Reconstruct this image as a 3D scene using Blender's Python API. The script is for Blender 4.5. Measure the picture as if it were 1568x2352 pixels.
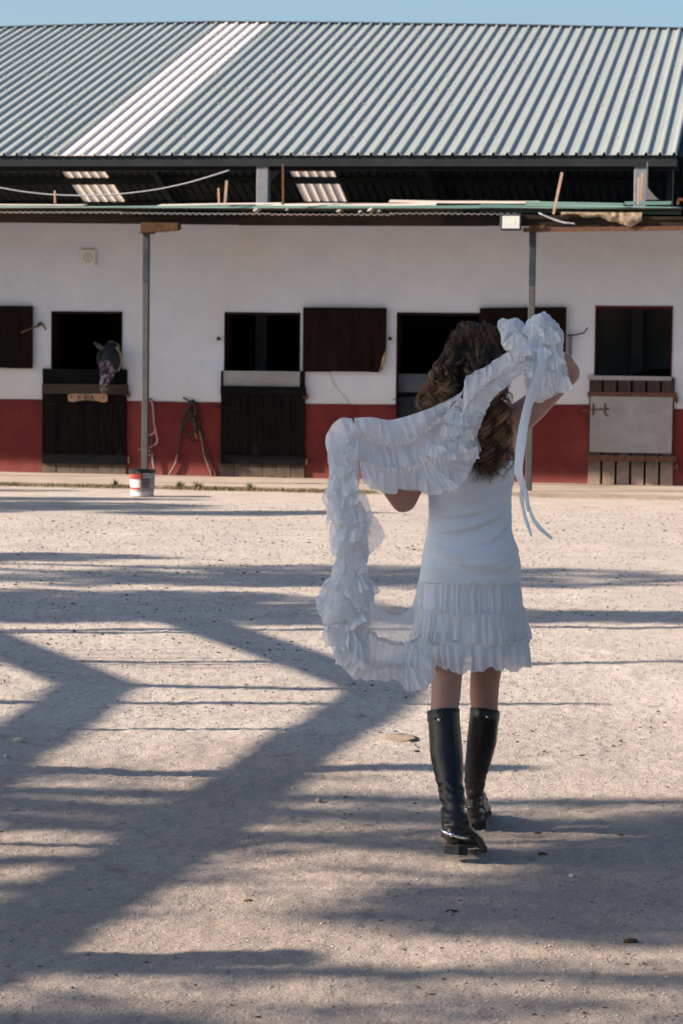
import bpy, bmesh, math, random
import numpy as np
from mathutils import Vector, Matrix
from math import radians as R, sin, cos, pi

C = bpy.context.scene.collection
scene = bpy.context.scene
for o in list(bpy.data.objects): bpy.data.objects.remove(o)

# ------------------------------------------------------------------ camera
EYE = 1.59
F = 5553.0                        # focal length in units of the 1568 x 2352 working grid
PITCH = math.atan(360/F)
ROLL = 0.0115
cam_d = bpy.data.cameras.new('camera')
cam = bpy.data.objects.new('camera', cam_d); C.objects.link(cam)
cam_d.sensor_fit = 'VERTICAL'; cam_d.sensor_height = 36.0; cam_d.sensor_width = 24.0
cam_d.lens = 36.0*F/2352.0
cam_d.clip_end = 6000
CR = Matrix.Rotation(pi/2-PITCH, 3, 'X') @ Matrix.Rotation(ROLL, 3, 'Z')
cam.matrix_world = Matrix.Translation((0, 0, EYE)) @ CR.to_4x4()
cam_d.dof.use_dof = True; cam_d.dof.focus_distance = 8.6; cam_d.dof.aperture_fstop = 11
scene.camera = cam

# ------------------------------------------------------------------ sky, sun, exposure
SUN_EL = R(25.5); SUN_AZ = R(185.55)          # azimuth as the maths angle of the direction towards the sun
SDIR = Vector((cos(SUN_EL)*cos(SUN_AZ), cos(SUN_EL)*sin(SUN_AZ), sin(SUN_EL)))
w = bpy.data.worlds.new('World'); scene.world = w; w.use_nodes = True
nt = w.node_tree; bg = nt.nodes['Background']
sky = nt.nodes.new('ShaderNodeTexSky'); sky.sky_type = 'NISHITA'; sky.sun_disc = False
sky.sun_elevation = SUN_EL; sky.sun_rotation = pi/2 - SUN_AZ
sky.air_density = 1.1; sky.dust_density = 1.7; sky.ozone_density = 3.2
nt.links.new(sky.outputs[0], bg.inputs[0]); bg.inputs[1].default_value = 0.069
sun_d = bpy.data.lights.new('sun', 'SUN'); sun_d.energy = 5.0; sun_d.angle = R(0.5); sun_d.color = (1.0, .82, .65)
sun = bpy.data.objects.new('sun', sun_d); C.objects.link(sun)
sun.rotation_euler = SDIR.to_track_quat('Z', 'Y').to_euler(); sun.location = (-20, 0, 20)
scene.view_settings.view_transform = 'Standard'; scene.view_settings.look = 'None'
scene.view_settings.gamma = 1.0; scene.view_settings.use_curve_mapping = False
scene.view_settings.exposure = 1.3
scene.render.engine = 'CYCLES'
scene.cycles.max_bounces = 8; scene.cycles.transparent_max_bounces = 24

# ------------------------------------------------------------------ helpers: positions
def ray(x, y):
    return CR @ Vector(((x-784)/F, -(y-1176)/F, -1.0))
def at(x, y, Y):                               # world point seen at (x, y) at distance Y
    d = ray(x, y); t = Y/d.y
    return Vector((0, 0, EYE)) + d*t
def onground(x, y, z=0.0):
    d = ray(x, y); t = (z-EYE)/d.z
    return Vector((0, 0, EYE)) + d*t
YAW = -math.atan(990/F)
O = onground(784, 1108.6)
BM = Matrix.Translation(O) @ Matrix.Rotation(YAW, 4, 'Z')      # building frame: x along the wall, y away, z up
BMi = BM.inverted()
def W(x, y, yl=0.0):                           # wall coordinates (u, z) at local depth yl
    o = BMi @ Vector((0, 0, EYE)); d = BMi.to_3x3() @ ray(x, y)
    t = (yl-o.y)/d.y
    p = o + d*t
    return p.x, p.z
def G(x, y, z=0.0):                            # ground point in building coordinates
    return BMi @ onground(x, y, z)

rng = np.random.default_rng(7); random.seed(7)
def vnoise(x, y, seed=0):
    x = np.asarray(x, float); y = np.asarray(y, float)
    xi = np.floor(x).astype(np.int64); yi = np.floor(y).astype(np.int64)
    xf = x-xi; yf = y-yi
    def h(a, b):
        n = (a*374761393 + b*668265263 + seed*1274126177) & 0x7fffffff
        n = (n ^ (n >> 13))*1274126177 & 0x7fffffff
        n = n ^ (n >> 16)
        return (n & 0xffff)/65535.0
    u = xf*xf*(3-2*xf); v = yf*yf*(3-2*yf)
    return ((h(xi, yi)*(1-u)+h(xi+1, yi)*u)*(1-v)+(h(xi, yi+1)*(1-u)+h(xi+1, yi+1)*u)*v)*2-1

# ------------------------------------------------------------------ helpers: objects
def tag(o, label=None, cat=None, group=None, kind=None):
    if label: o['label'] = label
    if cat: o['category'] = cat
    if group: o['group'] = group
    if kind: o['kind'] = kind
    return o
class MB:
    def __init__(s): s.v = []; s.f = []; s.n = 0
    def add(s, v, f):
        v = np.asarray(v, float).reshape(-1, 3)
        s.f += [tuple(int(i)+s.n for i in q) for q in f]; s.v.append(v); s.n += len(v); return s
    def box(s, x0, x1, y0, y1, z0, z1, j=0.0):
        v = [(x, y, z) for x in (x0, x1) for y in (y0, y1) for z in (z0, z1)]
        v = np.array(v, float)
        if j: v += rng.uniform(-j, j, v.shape)
        return s.add(v, [(0, 1, 3, 2), (4, 6, 7, 5), (0, 4, 5, 1), (2, 3, 7, 6), (0, 2, 6, 4), (1, 5, 7, 3)])
    def quadprism(s, pts, y0, y1):             # polygon (x, z) pulled from y0 to y1
        n = len(pts)
        v = [(x, y0, z) for x, z in pts]+[(x, y1, z) for x, z in pts]
        f = [tuple(range(n))[::-1], tuple(range(n, 2*n))]+[(i, (i+1) % n, n+(i+1) % n, n+i) for i in range(n)]
        return s.add(v, f)
    def bar(s, a, b, w, h=None):
        a = Vector(a); b = Vector(b); h = h or w; d = (b-a).normalized()
        up = Vector((0, 0, 1)) if abs(d.z) < .9 else Vector((0, 1, 0))
        sx = d.cross(up).normalized()*w/2; sy = sx.cross(d).normalized()*h/2
        v = [p+i*sx+j*sy for p in (a, b) for i, j in ((-1, -1), (1, -1), (1, 1), (-1, 1))]
        return s.add([tuple(q) for q in v], [(3, 2, 1, 0), (4, 5, 6, 7), (0, 1, 5, 4), (1, 2, 6, 5), (2, 3, 7, 6), (3, 0, 4, 7)])
    def tube(s, pts, r, n=6, flat=1.0, ref=None):
        P = np.array([tuple(p) for p in pts], float); m = len(P)
        rr = np.full(m, r) if np.isscalar(r) else np.asarray(r, float)
        T = np.gradient(P, axis=0); T /= np.linalg.norm(T, axis=1)[:, None]+1e-12
        ref = np.array(ref if ref is not None else (0, 1, 0), float)
        N = np.cross(T, ref); l = np.linalg.norm(N, axis=1)
        N[l < 1e-3] = (1, 0, 0); N /= np.linalg.norm(N, axis=1)[:, None]
        B = np.cross(T, N); a = np.arange(n)*2*pi/n
        v = P[:, None]+rr[:, None, None]*(np.cos(a)[None, :, None]*N[:, None]+flat*np.sin(a)[None, :, None]*B[:, None])
        f = [(i*n+k, i*n+(k+1) % n, (i+1)*n+(k+1) % n, (i+1)*n+k) for i in range(m-1) for k in range(n)]
        f += [tuple(range(n))[::-1], tuple((m-1)*n+k for k in range(n))]
        return s.add(v.reshape(-1, 3), f)
    def grid(s, V, closed=False):              # V[m, n, 3]
        m, n = V.shape[:2]; k1 = n if closed else n-1
        f = [(i*n+k, i*n+(k+1) % n, (i+1)*n+(k+1) % n, (i+1)*n+k) for i in range(m-1) for k in range(k1)]
        return s.add(V.reshape(-1, 3), f)
    def build(s, name, mat, parent=None, smooth=False, off=None, bevel=0):
        V = np.concatenate(s.v) if s.v else np.zeros((0, 3))
        if off is not None: V = V-np.array(tuple(off))
        me = bpy.data.meshes.new(name); me.from_pydata(V.tolist(), [], s.f); me.update()
        if mat: me.materials.append(mat)
        if smooth: me.polygons.foreach_set('use_smooth', [True]*len(me.polygons))
        o = bpy.data.objects.new(name, me); C.objects.link(o)
        if parent: o.parent = parent
        if bevel:
            b = o.modifiers.new('b', 'BEVEL'); b.width = bevel; b.segments = 1; b.limit_method = 'ANGLE'
        return o
def fastmesh(name, V, Fq, mat, parent=None, smooth=True):      # arrays of equal-sided faces
    V = np.asarray(V, np.float32).reshape(-1, 3); Fq = np.asarray(Fq, np.int32); k = Fq.shape[1]
    me = bpy.data.meshes.new(name); me.vertices.add(len(V)); me.vertices.foreach_set('co', V.ravel())
    me.loops.add(Fq.size); me.loops.foreach_set('vertex_index', Fq.ravel())
    me.polygons.add(len(Fq)); me.polygons.foreach_set('loop_start', np.arange(len(Fq), dtype=np.int32)*k)
    me.update(calc_edges=True); me.validate()
    me.polygons.foreach_set('use_smooth', [smooth]*len(me.polygons))
    if mat: me.materials.append(mat)
    o = bpy.data.objects.new(name, me); C.objects.link(o)
    if parent: o.parent = parent
    return o
class BT:                                      # a thing standing in the building frame
    def __init__(s, name, label, cat, org=(0, 0, 0), group=None, kind=None):
        s.e = bpy.data.objects.new(name, None); C.objects.link(s.e)
        s.e.matrix_world = BM @ Matrix.Translation(org); s.org = org
        tag(s.e, label, cat, group, kind); s.e.empty_display_size = .2
    def part(s, mb, name, mat, parent=None, smooth=False, bevel=0):
        return mb.build(name, mat, parent or s.e, smooth, s.org, bevel)
def bsolo(mb, name, mat, label, cat, org=(0, 0, 0), group=None, kind=None, smooth=False, bevel=0):
    o = mb.build(name, mat, None, smooth, org, bevel)
    o.matrix_world = BM @ Matrix.Translation(org); tag(o, label, cat, group, kind); return o
def wempty(name, label, cat, loc, group=None):
    e = bpy.data.objects.new(name, None); C.objects.link(e); e.location = loc; tag(e, label, cat, group)
    return e

# ------------------------------------------------------------------ materials
def mat(name, col, rough=.8, col2=None, scale=8.0, bump=0.0, bscale=60.0, spec=.14, metal=0.0, stretch=(1, 1, 1),
        col3=None, lo=.35, hi=.65, detail=6, noise_rough=.6, bdist=.01, sheen=0.0):
    m = bpy.data.materials.new(name); m.use_nodes = True; n = m.node_tree.nodes; l = m.node_tree.links
    b = n['Principled BSDF']; b.inputs['Roughness'].default_value = rough; b.inputs['Metallic'].default_value = metal
    b.inputs['Specular IOR Level'].default_value = spec
    b.inputs['Base Color'].default_value = (*col, 1)
    tc = n.new('ShaderNodeTexCoord'); mp = n.new('ShaderNodeMapping'); mp.inputs['Scale'].default_value = stretch
    l.new(tc.outputs['Object'], mp.inputs['Vector'])
    out = None
    if col2:
        t = n.new('ShaderNodeTexNoise'); t.inputs['Scale'].default_value = scale; t.inputs['Detail'].default_value = detail
        t.inputs['Roughness'].default_value = noise_rough
        l.new(mp.outputs[0], t.inputs['Vector'])
        r = n.new('ShaderNodeValToRGB'); r.color_ramp.elements[0].position = lo; r.color_ramp.elements[1].position = hi
        r.color_ramp.elements[0].color = (*col, 1); r.color_ramp.elements[1].color = (*col2, 1)
        l.new(t.outputs[0], r.inputs[0]); out = r.outputs[0]
        if col3:
            t3 = n.new('ShaderNodeTexNoise'); t3.inputs['Scale'].default_value = scale*.21; t3.inputs['Detail'].default_value = 5
            l.new(mp.outputs[0], t3.inputs['Vector'])
            r3 = n.new('ShaderNodeValToRGB'); r3.color_ramp.elements[0].position = .5; r3.color_ramp.elements[1].position = .72
            r3.color_ramp.elements[0].color = (0, 0, 0, 1); r3.color_ramp.elements[1].color = (1, 1, 1, 1)
            l.new(t3.outputs[0], r3.inputs[0])
            mx = n.new('ShaderNodeMix'); mx.data_type = 'RGBA'; l.new(r3.outputs[0], mx.inputs[0])
            l.new(out, mx.inputs[6]); mx.inputs[7].default_value = (*col3, 1); out = mx.outputs[2]
        l.new(out, b.inputs['Base Color'])
    if bump:
        t2 = n.new('ShaderNodeTexNoise'); t2.inputs['Scale'].default_value = bscale; t2.inputs['Detail'].default_value = 8
        l.new(mp.outputs[0], t2.inputs['Vector'])
        bp = n.new('ShaderNodeBump'); bp.inputs['Strength'].default_value = bump; bp.inputs['Distance'].default_value = bdist
        l.new(t2.outputs[0], bp.inputs['Height']); l.new(bp.outputs[0], b.inputs['Normal'])
    m['_col'] = 1
    return m
def zblend(m, z0, z1, col, noise=.25, nscale=9.0, amount=1.0):
    """mix a second colour in below z1 (object space): splash dirt and wear; on the red dado only a paler foot"""
    n = m.node_tree.nodes; l = m.node_tree.links; b = n['Principled BSDF']
    tc = n.new('ShaderNodeTexCoord'); sp = n.new('ShaderNodeSeparateXYZ'); l.new(tc.outputs['Object'], sp.inputs[0])
    t = n.new('ShaderNodeTexNoise'); t.inputs['Scale'].default_value = nscale; t.inputs['Detail'].default_value = 6
    l.new(tc.outputs['Object'], t.inputs['Vector'])
    a = n.new('ShaderNodeMath'); a.operation = 'MULTIPLY_ADD'; a.inputs[1].default_value = noise*2; a.inputs[2].default_value = -noise
    l.new(t.outputs[0], a.inputs[0])
    s = n.new('ShaderNodeMath'); s.operation = 'ADD'; l.new(sp.outputs[2], s.inputs[0]); l.new(a.outputs[0], s.inputs[1])
    mr = n.new('ShaderNodeMapRange'); mr.inputs[1].default_value = z0; mr.inputs[2].default_value = z1
    mr.inputs[3].default_value = amount; mr.inputs[4].default_value = 0; l.new(s.outputs[0], mr.inputs[0])
    mx = n.new('ShaderNodeMix'); mx.data_type = 'RGBA'; l.new(mr.outputs[0], mx.inputs[0])
    src = b.inputs['Base Color'].links
    if src: l.new(src[0].from_socket, mx.inputs[6])
    else: mx.inputs[6].default_value = b.inputs['Base Color'].default_value
    mx.inputs[7].default_value = (*col, 1)
    l.new(mx.outputs[2], b.inputs['Base Color'])
    return m

M = {}
M['plaster'] = zblend(mat('plaster', (.565, .615, .72), .9, (.62, .665, .755), 3.0, .35, 9, .2, col3=(.59, .59, .60), bdist=.02), .95, 1.5, (.60, .57, .52), .35, 2.2, .45)
M['red'] = zblend(mat('red_paint', (.115, .013, .013), .8, (.15, .019, .018), 5.0, .3, 12, .3, col3=(.19, .035, .03)), 0.0, .28, (.25, .08, .07), .12, 7, .7)  # red turns to a paler pink towards the foot
M['wood_dark'] = zblend(mat('dark_stained_wood', (.004, .004, .0045), .75, (.013, .010, .009), 16, .5, 40, .35, stretch=(1.6, 1.6, .16), col3=(.014, .010, .009)), .05, .30, (.15, .12, .10), .10, 10)
M['wood_black'] = mat('black_painted_wood', (.004, .006, .008), .65, (.010, .009, .010), 12, .5, 40, .4, stretch=(.2, 1, 1))
M['wood_brown'] = mat('brown_stained_wood', (.008, .005, .005), .75, (.020, .011, .009), 10, .5, 30, .3, stretch=(1.3, 1.3, .18), col3=(.009, .007, .008))
M['wood_ledge'] = mat('worn_brown_rail', (.020, .016, .013), .75, (.050, .036, .026), 8, .5, 40, .3, stretch=(.22, 1, 1))
M['wood_plank4'] = zblend(mat('reddish_worn_planks', (.028, .018, .016), .7, (.062, .038, .033), 10, .6, 40, .3, stretch=(1.5, 1.5, .25)), .08, .40, (.34, .25, .21), .12, 9)
M['raw_wood'] = mat('raw_splintered_wood', (.42, .25, .12), .8, (.52, .36, .22), 20, .5, 60)
M['grey_panel'] = mat('grey_board', (.27, .27, .285), .85, (.35, .345, .34), 5, .3, 30, .2, col3=(.28, .26, .25))
M['zinc'] = mat('galvanised_steel', (.045, .047, .052), .7, (.07, .07, .075), 14, 0, 10, .5, metal=.1)
M['navy'] = mat('dark_blue_paint', (.010, .015, .023), .5, (.03, .04, .055), 6, .1, 30, .5)
M['slate'] = mat('slate_blue_steel', (.017, .022, .033), .55, (.026, .031, .042), 4, 0, 10, .4)
M['concrete_pillar'] = mat('grey_pillar_coat', (.20, .215, .25), .8, (.25, .26, .29), 10, .2, 40)
M['fascia'] = mat('old_fascia_board', (.009, .007, .006), .9, (.022, .016, .012), 5, .4, 20, .2, stretch=(.3, 1, 1), col3=(.07, .045, .028))
M['bracket'] = mat('rusty_brown_bracket', (.05, .027, .014), .85, (.10, .055, .03), 14, .4, 50)
M['rust'] = mat('rusty_iron', (.09, .045, .03), .8, (.17, .09, .06), 25, .4, 80)
M['palewood'] = mat('pale_stick_wood', (.40, .27, .21), .8, (.50, .36, .28), 20, .4, 60)
M['green_sheet'] = mat('faded_green_sheet', (.13, .25, .22), .55, (.22, .34, .30), 3.5, .1, 20, .4, stretch=(.12, 1, 3), col3=(.36, .40, .36))
M['white_sheet'] = mat('weathered_white_sheet', (.52, .46, .42), .7, (.62, .57, .53), 5, .2, 20, .3, stretch=(.3, 1, 1))
M['old_zinc'] = mat('old_corrugated_zinc', (.20, .17, .16), .7, (.34, .32, .33), 9, .2, 40, .4)
M['roof'] = mat('green_grey_roof_paint', (.285, .325, .315), .5, (.315, .355, .345), 1.3, .04, 20, .5, stretch=(1, .15, 1))
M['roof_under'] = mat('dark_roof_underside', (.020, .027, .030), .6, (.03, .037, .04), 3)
for k_ in ('wood_dark', 'wood_black', 'wood_brown'): M[k_].node_tree.nodes['Principled BSDF'].inputs['Specular IOR Level'].default_value = .04
M['black_iron'] = mat('black_iron', (.012, .011, .012), .5, (.03, .022, .018), 30)
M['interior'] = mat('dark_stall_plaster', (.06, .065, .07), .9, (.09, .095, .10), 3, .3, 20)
M['int_dark'] = mat('near_black_lining', (.012, .012, .012), .9, (.02, .02, .02), 3)  # even near-black tone for partitions, door hole and nostrils
M['concrete'] = mat('pavement_concrete', (.36, .30, .26), .9, (.45, .39, .34), 4, .4, 60, .2, stretch=(.5, 1.5, 1), col3=(.24, .20, .17))
M['cable'] = mat('pale_cable', (.40, .42, .47), .5)
M['stone'] = mat('pale_stone', (.40, .36, .32), .9, (.52, .48, .44), 12, .4, 60)
M['stone_grey'] = mat('grey_stone', (.16, .15, .14), .9, (.30, .28, .26), 9, .4, 60)

# ================================================================== GROUND
def gz(x, y):
    far = np.clip((24-y)/12, 0, 1)
    z = .016*vnoise(x*.5, y*.5, 3)+.009*vnoise(x*1.7, y*1.7, 4)
    z = z+far*(.0035*vnoise(x*6, y*6, 5)+.0024*vnoise(x*15, y*15, 6)+.0034*vnoise(x*41, y*41, 7))
    z = z*np.clip((27.0-y)/3, 0, 1)
    return z-.004
def axis(parts):
    out = []
    for a, b, st in parts:
        n = max(1, int(round((b-a)/st))); out += list(np.linspace(a, b, n, endpoint=False))
    return np.array(out+[parts[-1][1]])
ys = axis([(-3000, -100, 600), (-100, 3, 12), (3, 4.2, .05), (4.2, 11, .020), (11, 18, .035), (18, 27.5, .09), (27.5, 60, 2), (60, 300, 30), (300, 3000, 400)])
xs = axis([(-3000, -100, 600), (-100, -6, 6), (-6, -2.6, .12), (-2.6, -1.6, .03), (-1.6, 1.6, .0135), (1.6, 2.6, .03), (2.6, 6, .12), (6, 100, 6), (100, 3000, 600)])
X, Y = np.meshgrid(xs, ys)
Z = np.where((np.abs(X) < 6.01) & (Y > 3) & (Y < 27.5), gz(X, Y), -.004)
m_, n_ = X.shape
idx = (np.arange(m_-1)[:, None]*n_+np.arange(n_-1)[None])
Fq = np.stack([idx, idx+1, idx+n_+1, idx+n_], -1).reshape(-1, 4)
mg = mat('packed_gravel', (.385, .345, .31), .95, (.52, .47, .43), 2.2, 0, 60, .15, lo=.3, hi=.7)
nn, ll = mg.node_tree.nodes, mg.node_tree.links
pb = nn['Principled BSDF']; base = pb.inputs['Base Color'].links[0].from_socket
tc = nn.new('ShaderNodeTexCoord')
def layer(prev, scale, lo, hi, col, detail=8, amount=1.0, stretch=(1, 1, 1), rough=.6):
    mp = nn.new('ShaderNodeMapping'); mp.inputs['Scale'].default_value = stretch; ll.new(tc.outputs['Object'], mp.inputs[0])
    t = nn.new('ShaderNodeTexNoise'); t.inputs['Scale'].default_value = scale; t.inputs['Detail'].default_value = detail
    t.inputs['Roughness'].default_value = rough
    ll.new(mp.outputs[0], t.inputs[0])
    r = nn.new('ShaderNodeMapRange'); r.inputs[1].default_value = lo; r.inputs[2].default_value = hi; r.inputs[4].default_value = amount
    ll.new(t.outputs[0], r.inputs[0])
    mx = nn.new('ShaderNodeMix'); mx.data_type = 'RGBA'; ll.new(r.outputs[0], mx.inputs[0]); ll.new(prev, mx.inputs[6])
    mx.inputs[7].default_value = (*col, 1); return mx.outputs[2]
c = layer(base, .55, .50, .75, (.32, .275, .25), 6, .6)
c = layer(c, 45, .54, .68, (.24, .205, .19), 5, .75, rough=.7)
c = layer(c, 120, .52, .7, (.62, .58, .55), 3, .6)
c = layer(c, 14, .60, .72, (.16, .13, .115), 8, .6, (1, .8, 1))
c = layer(c, 3.3, .62, .70, (.21, .17, .145), 9, .45)
# ground colour turns darker and browner towards the camera, with a ragged border
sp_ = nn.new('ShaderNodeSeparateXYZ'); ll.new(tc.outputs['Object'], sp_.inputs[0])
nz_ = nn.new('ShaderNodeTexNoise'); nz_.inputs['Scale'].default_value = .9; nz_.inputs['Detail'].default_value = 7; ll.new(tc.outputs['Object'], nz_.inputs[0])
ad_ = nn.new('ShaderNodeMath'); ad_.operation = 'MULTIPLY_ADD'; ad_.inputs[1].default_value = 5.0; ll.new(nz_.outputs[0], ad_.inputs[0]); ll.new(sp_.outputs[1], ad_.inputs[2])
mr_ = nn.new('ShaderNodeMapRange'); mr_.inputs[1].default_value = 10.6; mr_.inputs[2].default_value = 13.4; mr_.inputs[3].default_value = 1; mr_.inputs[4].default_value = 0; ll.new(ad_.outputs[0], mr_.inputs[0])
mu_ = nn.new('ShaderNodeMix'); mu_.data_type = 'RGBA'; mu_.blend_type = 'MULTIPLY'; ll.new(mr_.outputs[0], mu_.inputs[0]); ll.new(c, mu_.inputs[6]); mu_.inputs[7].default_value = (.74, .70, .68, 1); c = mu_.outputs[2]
c = layer(c, 6.0, .56, .70, (.15, .12, .105), 9, .40, (1, .7, 1), .7)
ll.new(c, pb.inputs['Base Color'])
t = nn.new('ShaderNodeTexNoise'); t.inputs['Scale'].default_value = 70; t.inputs['Detail'].default_value = 6; t.inputs['Roughness'].default_value = .7
ll.new(tc.outputs['Object'], t.inputs[0])
bp = nn.new('ShaderNodeBump'); bp.inputs['Strength'].default_value = .8; bp.inputs['Distance'].default_value = .012
ll.new(t.outputs[0], bp.inputs['Height']); ll.new(bp.outputs[0], pb.inputs['Normal'])
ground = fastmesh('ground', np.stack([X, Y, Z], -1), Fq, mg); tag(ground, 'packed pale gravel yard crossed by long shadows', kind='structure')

def scatter(name, n, ymin, ymax, s0, s1, material, label, pw=1.6, flat=.55, seed=1, tilt=True, clump=None):
    r = np.random.default_rng(seed)
    y = ymin*(ymax/ymin)**(r.random(n)**.9)
    x = (r.random(n)*2-1)*(y*.155+.25)
    if clump:
        k = vnoise(x*clump, y*clump, seed+9) > .1; x = x[k]; y = y[k]; n = len(x)
    s = s0+(s1-s0)*r.random(n)**pw; s *= np.clip(y/9, .8, 2.2)
    base = np.array([(1, 0, 0), (.3, .9, 0), (-.8, .6, 0), (-.8, -.6, 0), (.3, -.95, 0), (0, 0, 1), (0, 0, -.6)])
    fc = np.array([(0, 1, 5), (1, 2, 5), (2, 3, 5), (3, 4, 5), (4, 0, 5), (1, 0, 6), (2, 1, 6), (3, 2, 6), (4, 3, 6), (0, 4, 6)])
    a = r.random(n)*2*pi; V = base[None]*(1+r.uniform(-.3, .3, (n, 7, 1)))
    vx = V[..., 0]*np.cos(a)[:, None]-V[..., 1]*np.sin(a)[:, None]; vy = V[..., 0]*np.sin(a)[:, None]+V[..., 1]*np.cos(a)[:, None]
    V = np.stack([vx*s[:, None]+x[:, None], vy*s[:, None]*.8+y[:, None], V[..., 2]*s[:, None]*flat+gz(x, y)[:, None]+s[:, None]*.18], -1)
    Fc = (np.arange(n)[:, None, None]*7+fc[None]).reshape(-1, 3)
    o = fastmesh(name, V.reshape(-1, 3), Fc, material, smooth=False); tag(o, label, kind='stuff'); return o
scatter('pebbles', 48000, 4.4, 26, .0020, .0068, mat('pebble_stone', (.30, .265, .24), .9, (.46, .42, .385), 25), 'pale pebbles strewn over the gravel yard', 3.0, seed=2)
scatter('dark_grit', 5200, 4.4, 24, .003, .010, mat('dark_grit_mat', (.06, .045, .035), .95, (.14, .10, .08), 30), 'dark grit and crumbs of dung on the gravel', 3.2, .4, seed=5, clump=1.3)
def lump(px, py, size, material, label, cat, name, group=None, flat=.6, seed=0):
    p = onground(px, py); r = np.random.default_rng(seed)
    bm = bmesh.new(); bmesh.ops.create_icosphere(bm, subdivisions=2, radius=1)
    for v in bm.verts:
        k = 1+.28*float(vnoise(v.co.x*1.7+seed, v.co.y*1.7+v.co.z, seed)); v.co *= k
        v.co = Vector((v.co.x*size[0], v.co.y*size[1], max(v.co.z, -.5)*size[2]))
    me = bpy.data.meshes.new(name); bm.to_mesh(me); bm.free(); me.materials.append(material)
    me.polygons.foreach_set('use_smooth', [True]*len(me.polygons))
    o = bpy.data.objects.new(name, me); C.objects.link(o); o.location = (p.x, p.y, float(gz(p.x, p.y))+size[2]*.4); tag(o, label, cat, group)
    return o
lump(43, 1707, (.026, .02, .017), M['stone'], 'largest pale stone on the gravel at the left edge of the yard', 'stone', 'stone', seed=3)
lump(16, 1742, (.012, .012, .009), M['stone'], 'small pale stone on the gravel below the largest stone', 'stone', 'stone', seed=4)
lump(731, 1838, (.012, .011, .010), M['stone_grey'], 'small grey stone in the middle of the wide diagonal shadow', 'stone', 'stone', seed=5)
lump(1313, 2012, (.011, .010, .009), M['stone'], 'small whitish stone in the shade right of the boots', 'stone', 'stone', seed=8)
dung = mat('dry_dung', (.055, .035, .022), .95, (.10, .065, .04), 40, .6, 80)
dungt = mat('brown_chaff', (.27, .20, .15), .95, (.38, .30, .24), 40, .6, 80)  # chaff in its own pale brown
for i, (x, y, s, l) in enumerate([(1245, 1962, .022, 'dark dung crumb on shaded gravel right of the boots'),
                                  (1234, 1908, .018, 'flat dark dung crumb on gravel just beyond the nearest crumb to the boots'),
                                  (1424, 1915, .017, 'dark dung crumb far right in the wide shadow'),
                                  (1448, 2170, .028, 'long dark dung crumb at the tip of the lower right shadow'),
                                  (1038, 2100, .022, 'brown dung crumb on the gravel directly below the boots'),
                                  (570, 2072, .020, 'dark crumb of dung in the shade near the lower middle left'),
                                  (1334, 1732, .014, 'small brown crumb on sunlit gravel at the right'),
                                  (955, 1724, .020, 'brown crumb on sunlit gravel left of the boot tops'),
                                  (170, 1386, .026, 'dark dung crumb on the far gravel at the left')]):
    lump(x, y, (s*.75, s*.5, s*.25), dung, l, 'dung', 'dung_crumb', 'dung crumbs scattered on the gravel', seed=20+i)
lump(912, 1692, (.085, .12, .003), dungt, 'flat patch of brown chaff left of the boot tops', 'chaff', 'chaff_patch', seed=40)

# ================================================================== STABLE BUILDING
T_ = BT('stable_building', 'long white stable with red dado and half doors', 'building', (0, 0, 0))
zt = 3.36; U0, U1 = -19.0, 9.0
ops = []
for (xa, xb, yt) in ((119.5, 280.5, 716.6), (516.6, 689, 719), (912, 1102, 719.6), (1367, 1543.6, 704)):
    ops.append((W(xa, yt)[0], W(xb, yt)[0], W((xa+xb)/2, yt)[1]))
mb = MB(); us = sorted([U0, U1]+[o[0] for o in ops]+[o[1] for o in ops])
def wallcell(a, b, z0, z1):
    nx = max(1, int((b-a)/.12)); nz = max(1, int((z1-z0)/.12))
    A, Bz = np.meshgrid(np.linspace(a, b, nx+1), np.linspace(z0, z1, nz+1))
    Yv = .006*vnoise(A*1.5, Bz*1.5, 11)+.003*vnoise(A*5, Bz*5, 12)
    mb.grid(np.stack([A, Yv, Bz], -1))
for a, b in zip(us[:-1], us[1:]):
    hit = [o for o in ops if o[0] <= a+1e-6 and b <= o[1]+1e-6]
    if hit:
        o = hit[0]; wallcell(a, b, o[2], zt)
        mb.add([(a, 0, 0), (a, .32, 0), (a, .32, o[2]), (a, 0, o[2])], [(0, 1, 2, 3)])
        mb.add([(b, 0, 0), (b, .32, 0), (b, .32, o[2]), (b, 0, o[2])], [(3, 2, 1, 0)])
        mb.add([(a, 0, o[2]), (a, .32, o[2]), (b, .32, o[2]), (b, 0, o[2])], [(0, 1, 2, 3)])
        mb.add([(a, .32, o[2]), (b, .32, o[2]), (b, .32, zt), (a, .32, zt)], [(0, 1, 2, 3)])
    else:
        wallcell(a, b, 0, zt); mb.add([(a, .32, 0), (b, .32, 0), (b, .32, zt), (a, .32, zt)], [(0, 1, 2, 3)])
T_.part(mb, 'wall', M['plaster'])
# interior shells
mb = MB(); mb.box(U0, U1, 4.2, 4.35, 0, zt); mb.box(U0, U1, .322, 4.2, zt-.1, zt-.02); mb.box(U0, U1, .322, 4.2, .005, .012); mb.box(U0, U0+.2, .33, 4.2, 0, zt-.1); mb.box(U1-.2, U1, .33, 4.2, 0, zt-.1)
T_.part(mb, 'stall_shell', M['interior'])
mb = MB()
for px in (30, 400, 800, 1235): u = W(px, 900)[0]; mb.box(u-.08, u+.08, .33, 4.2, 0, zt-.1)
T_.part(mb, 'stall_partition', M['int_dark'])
mb = MB(); a_ = ops[3]; mb.box(a_[0]-.5, a_[1]+.9, 2.9, 2.95, .02, zt-.15); T_.part(mb, 'light_fill_panel', mat('pale_light_fill', (.40, .46, .50), .9, (.5, .55, .58), 3))  # panel added behind the horse, pale to stand in for daylight inside
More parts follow.
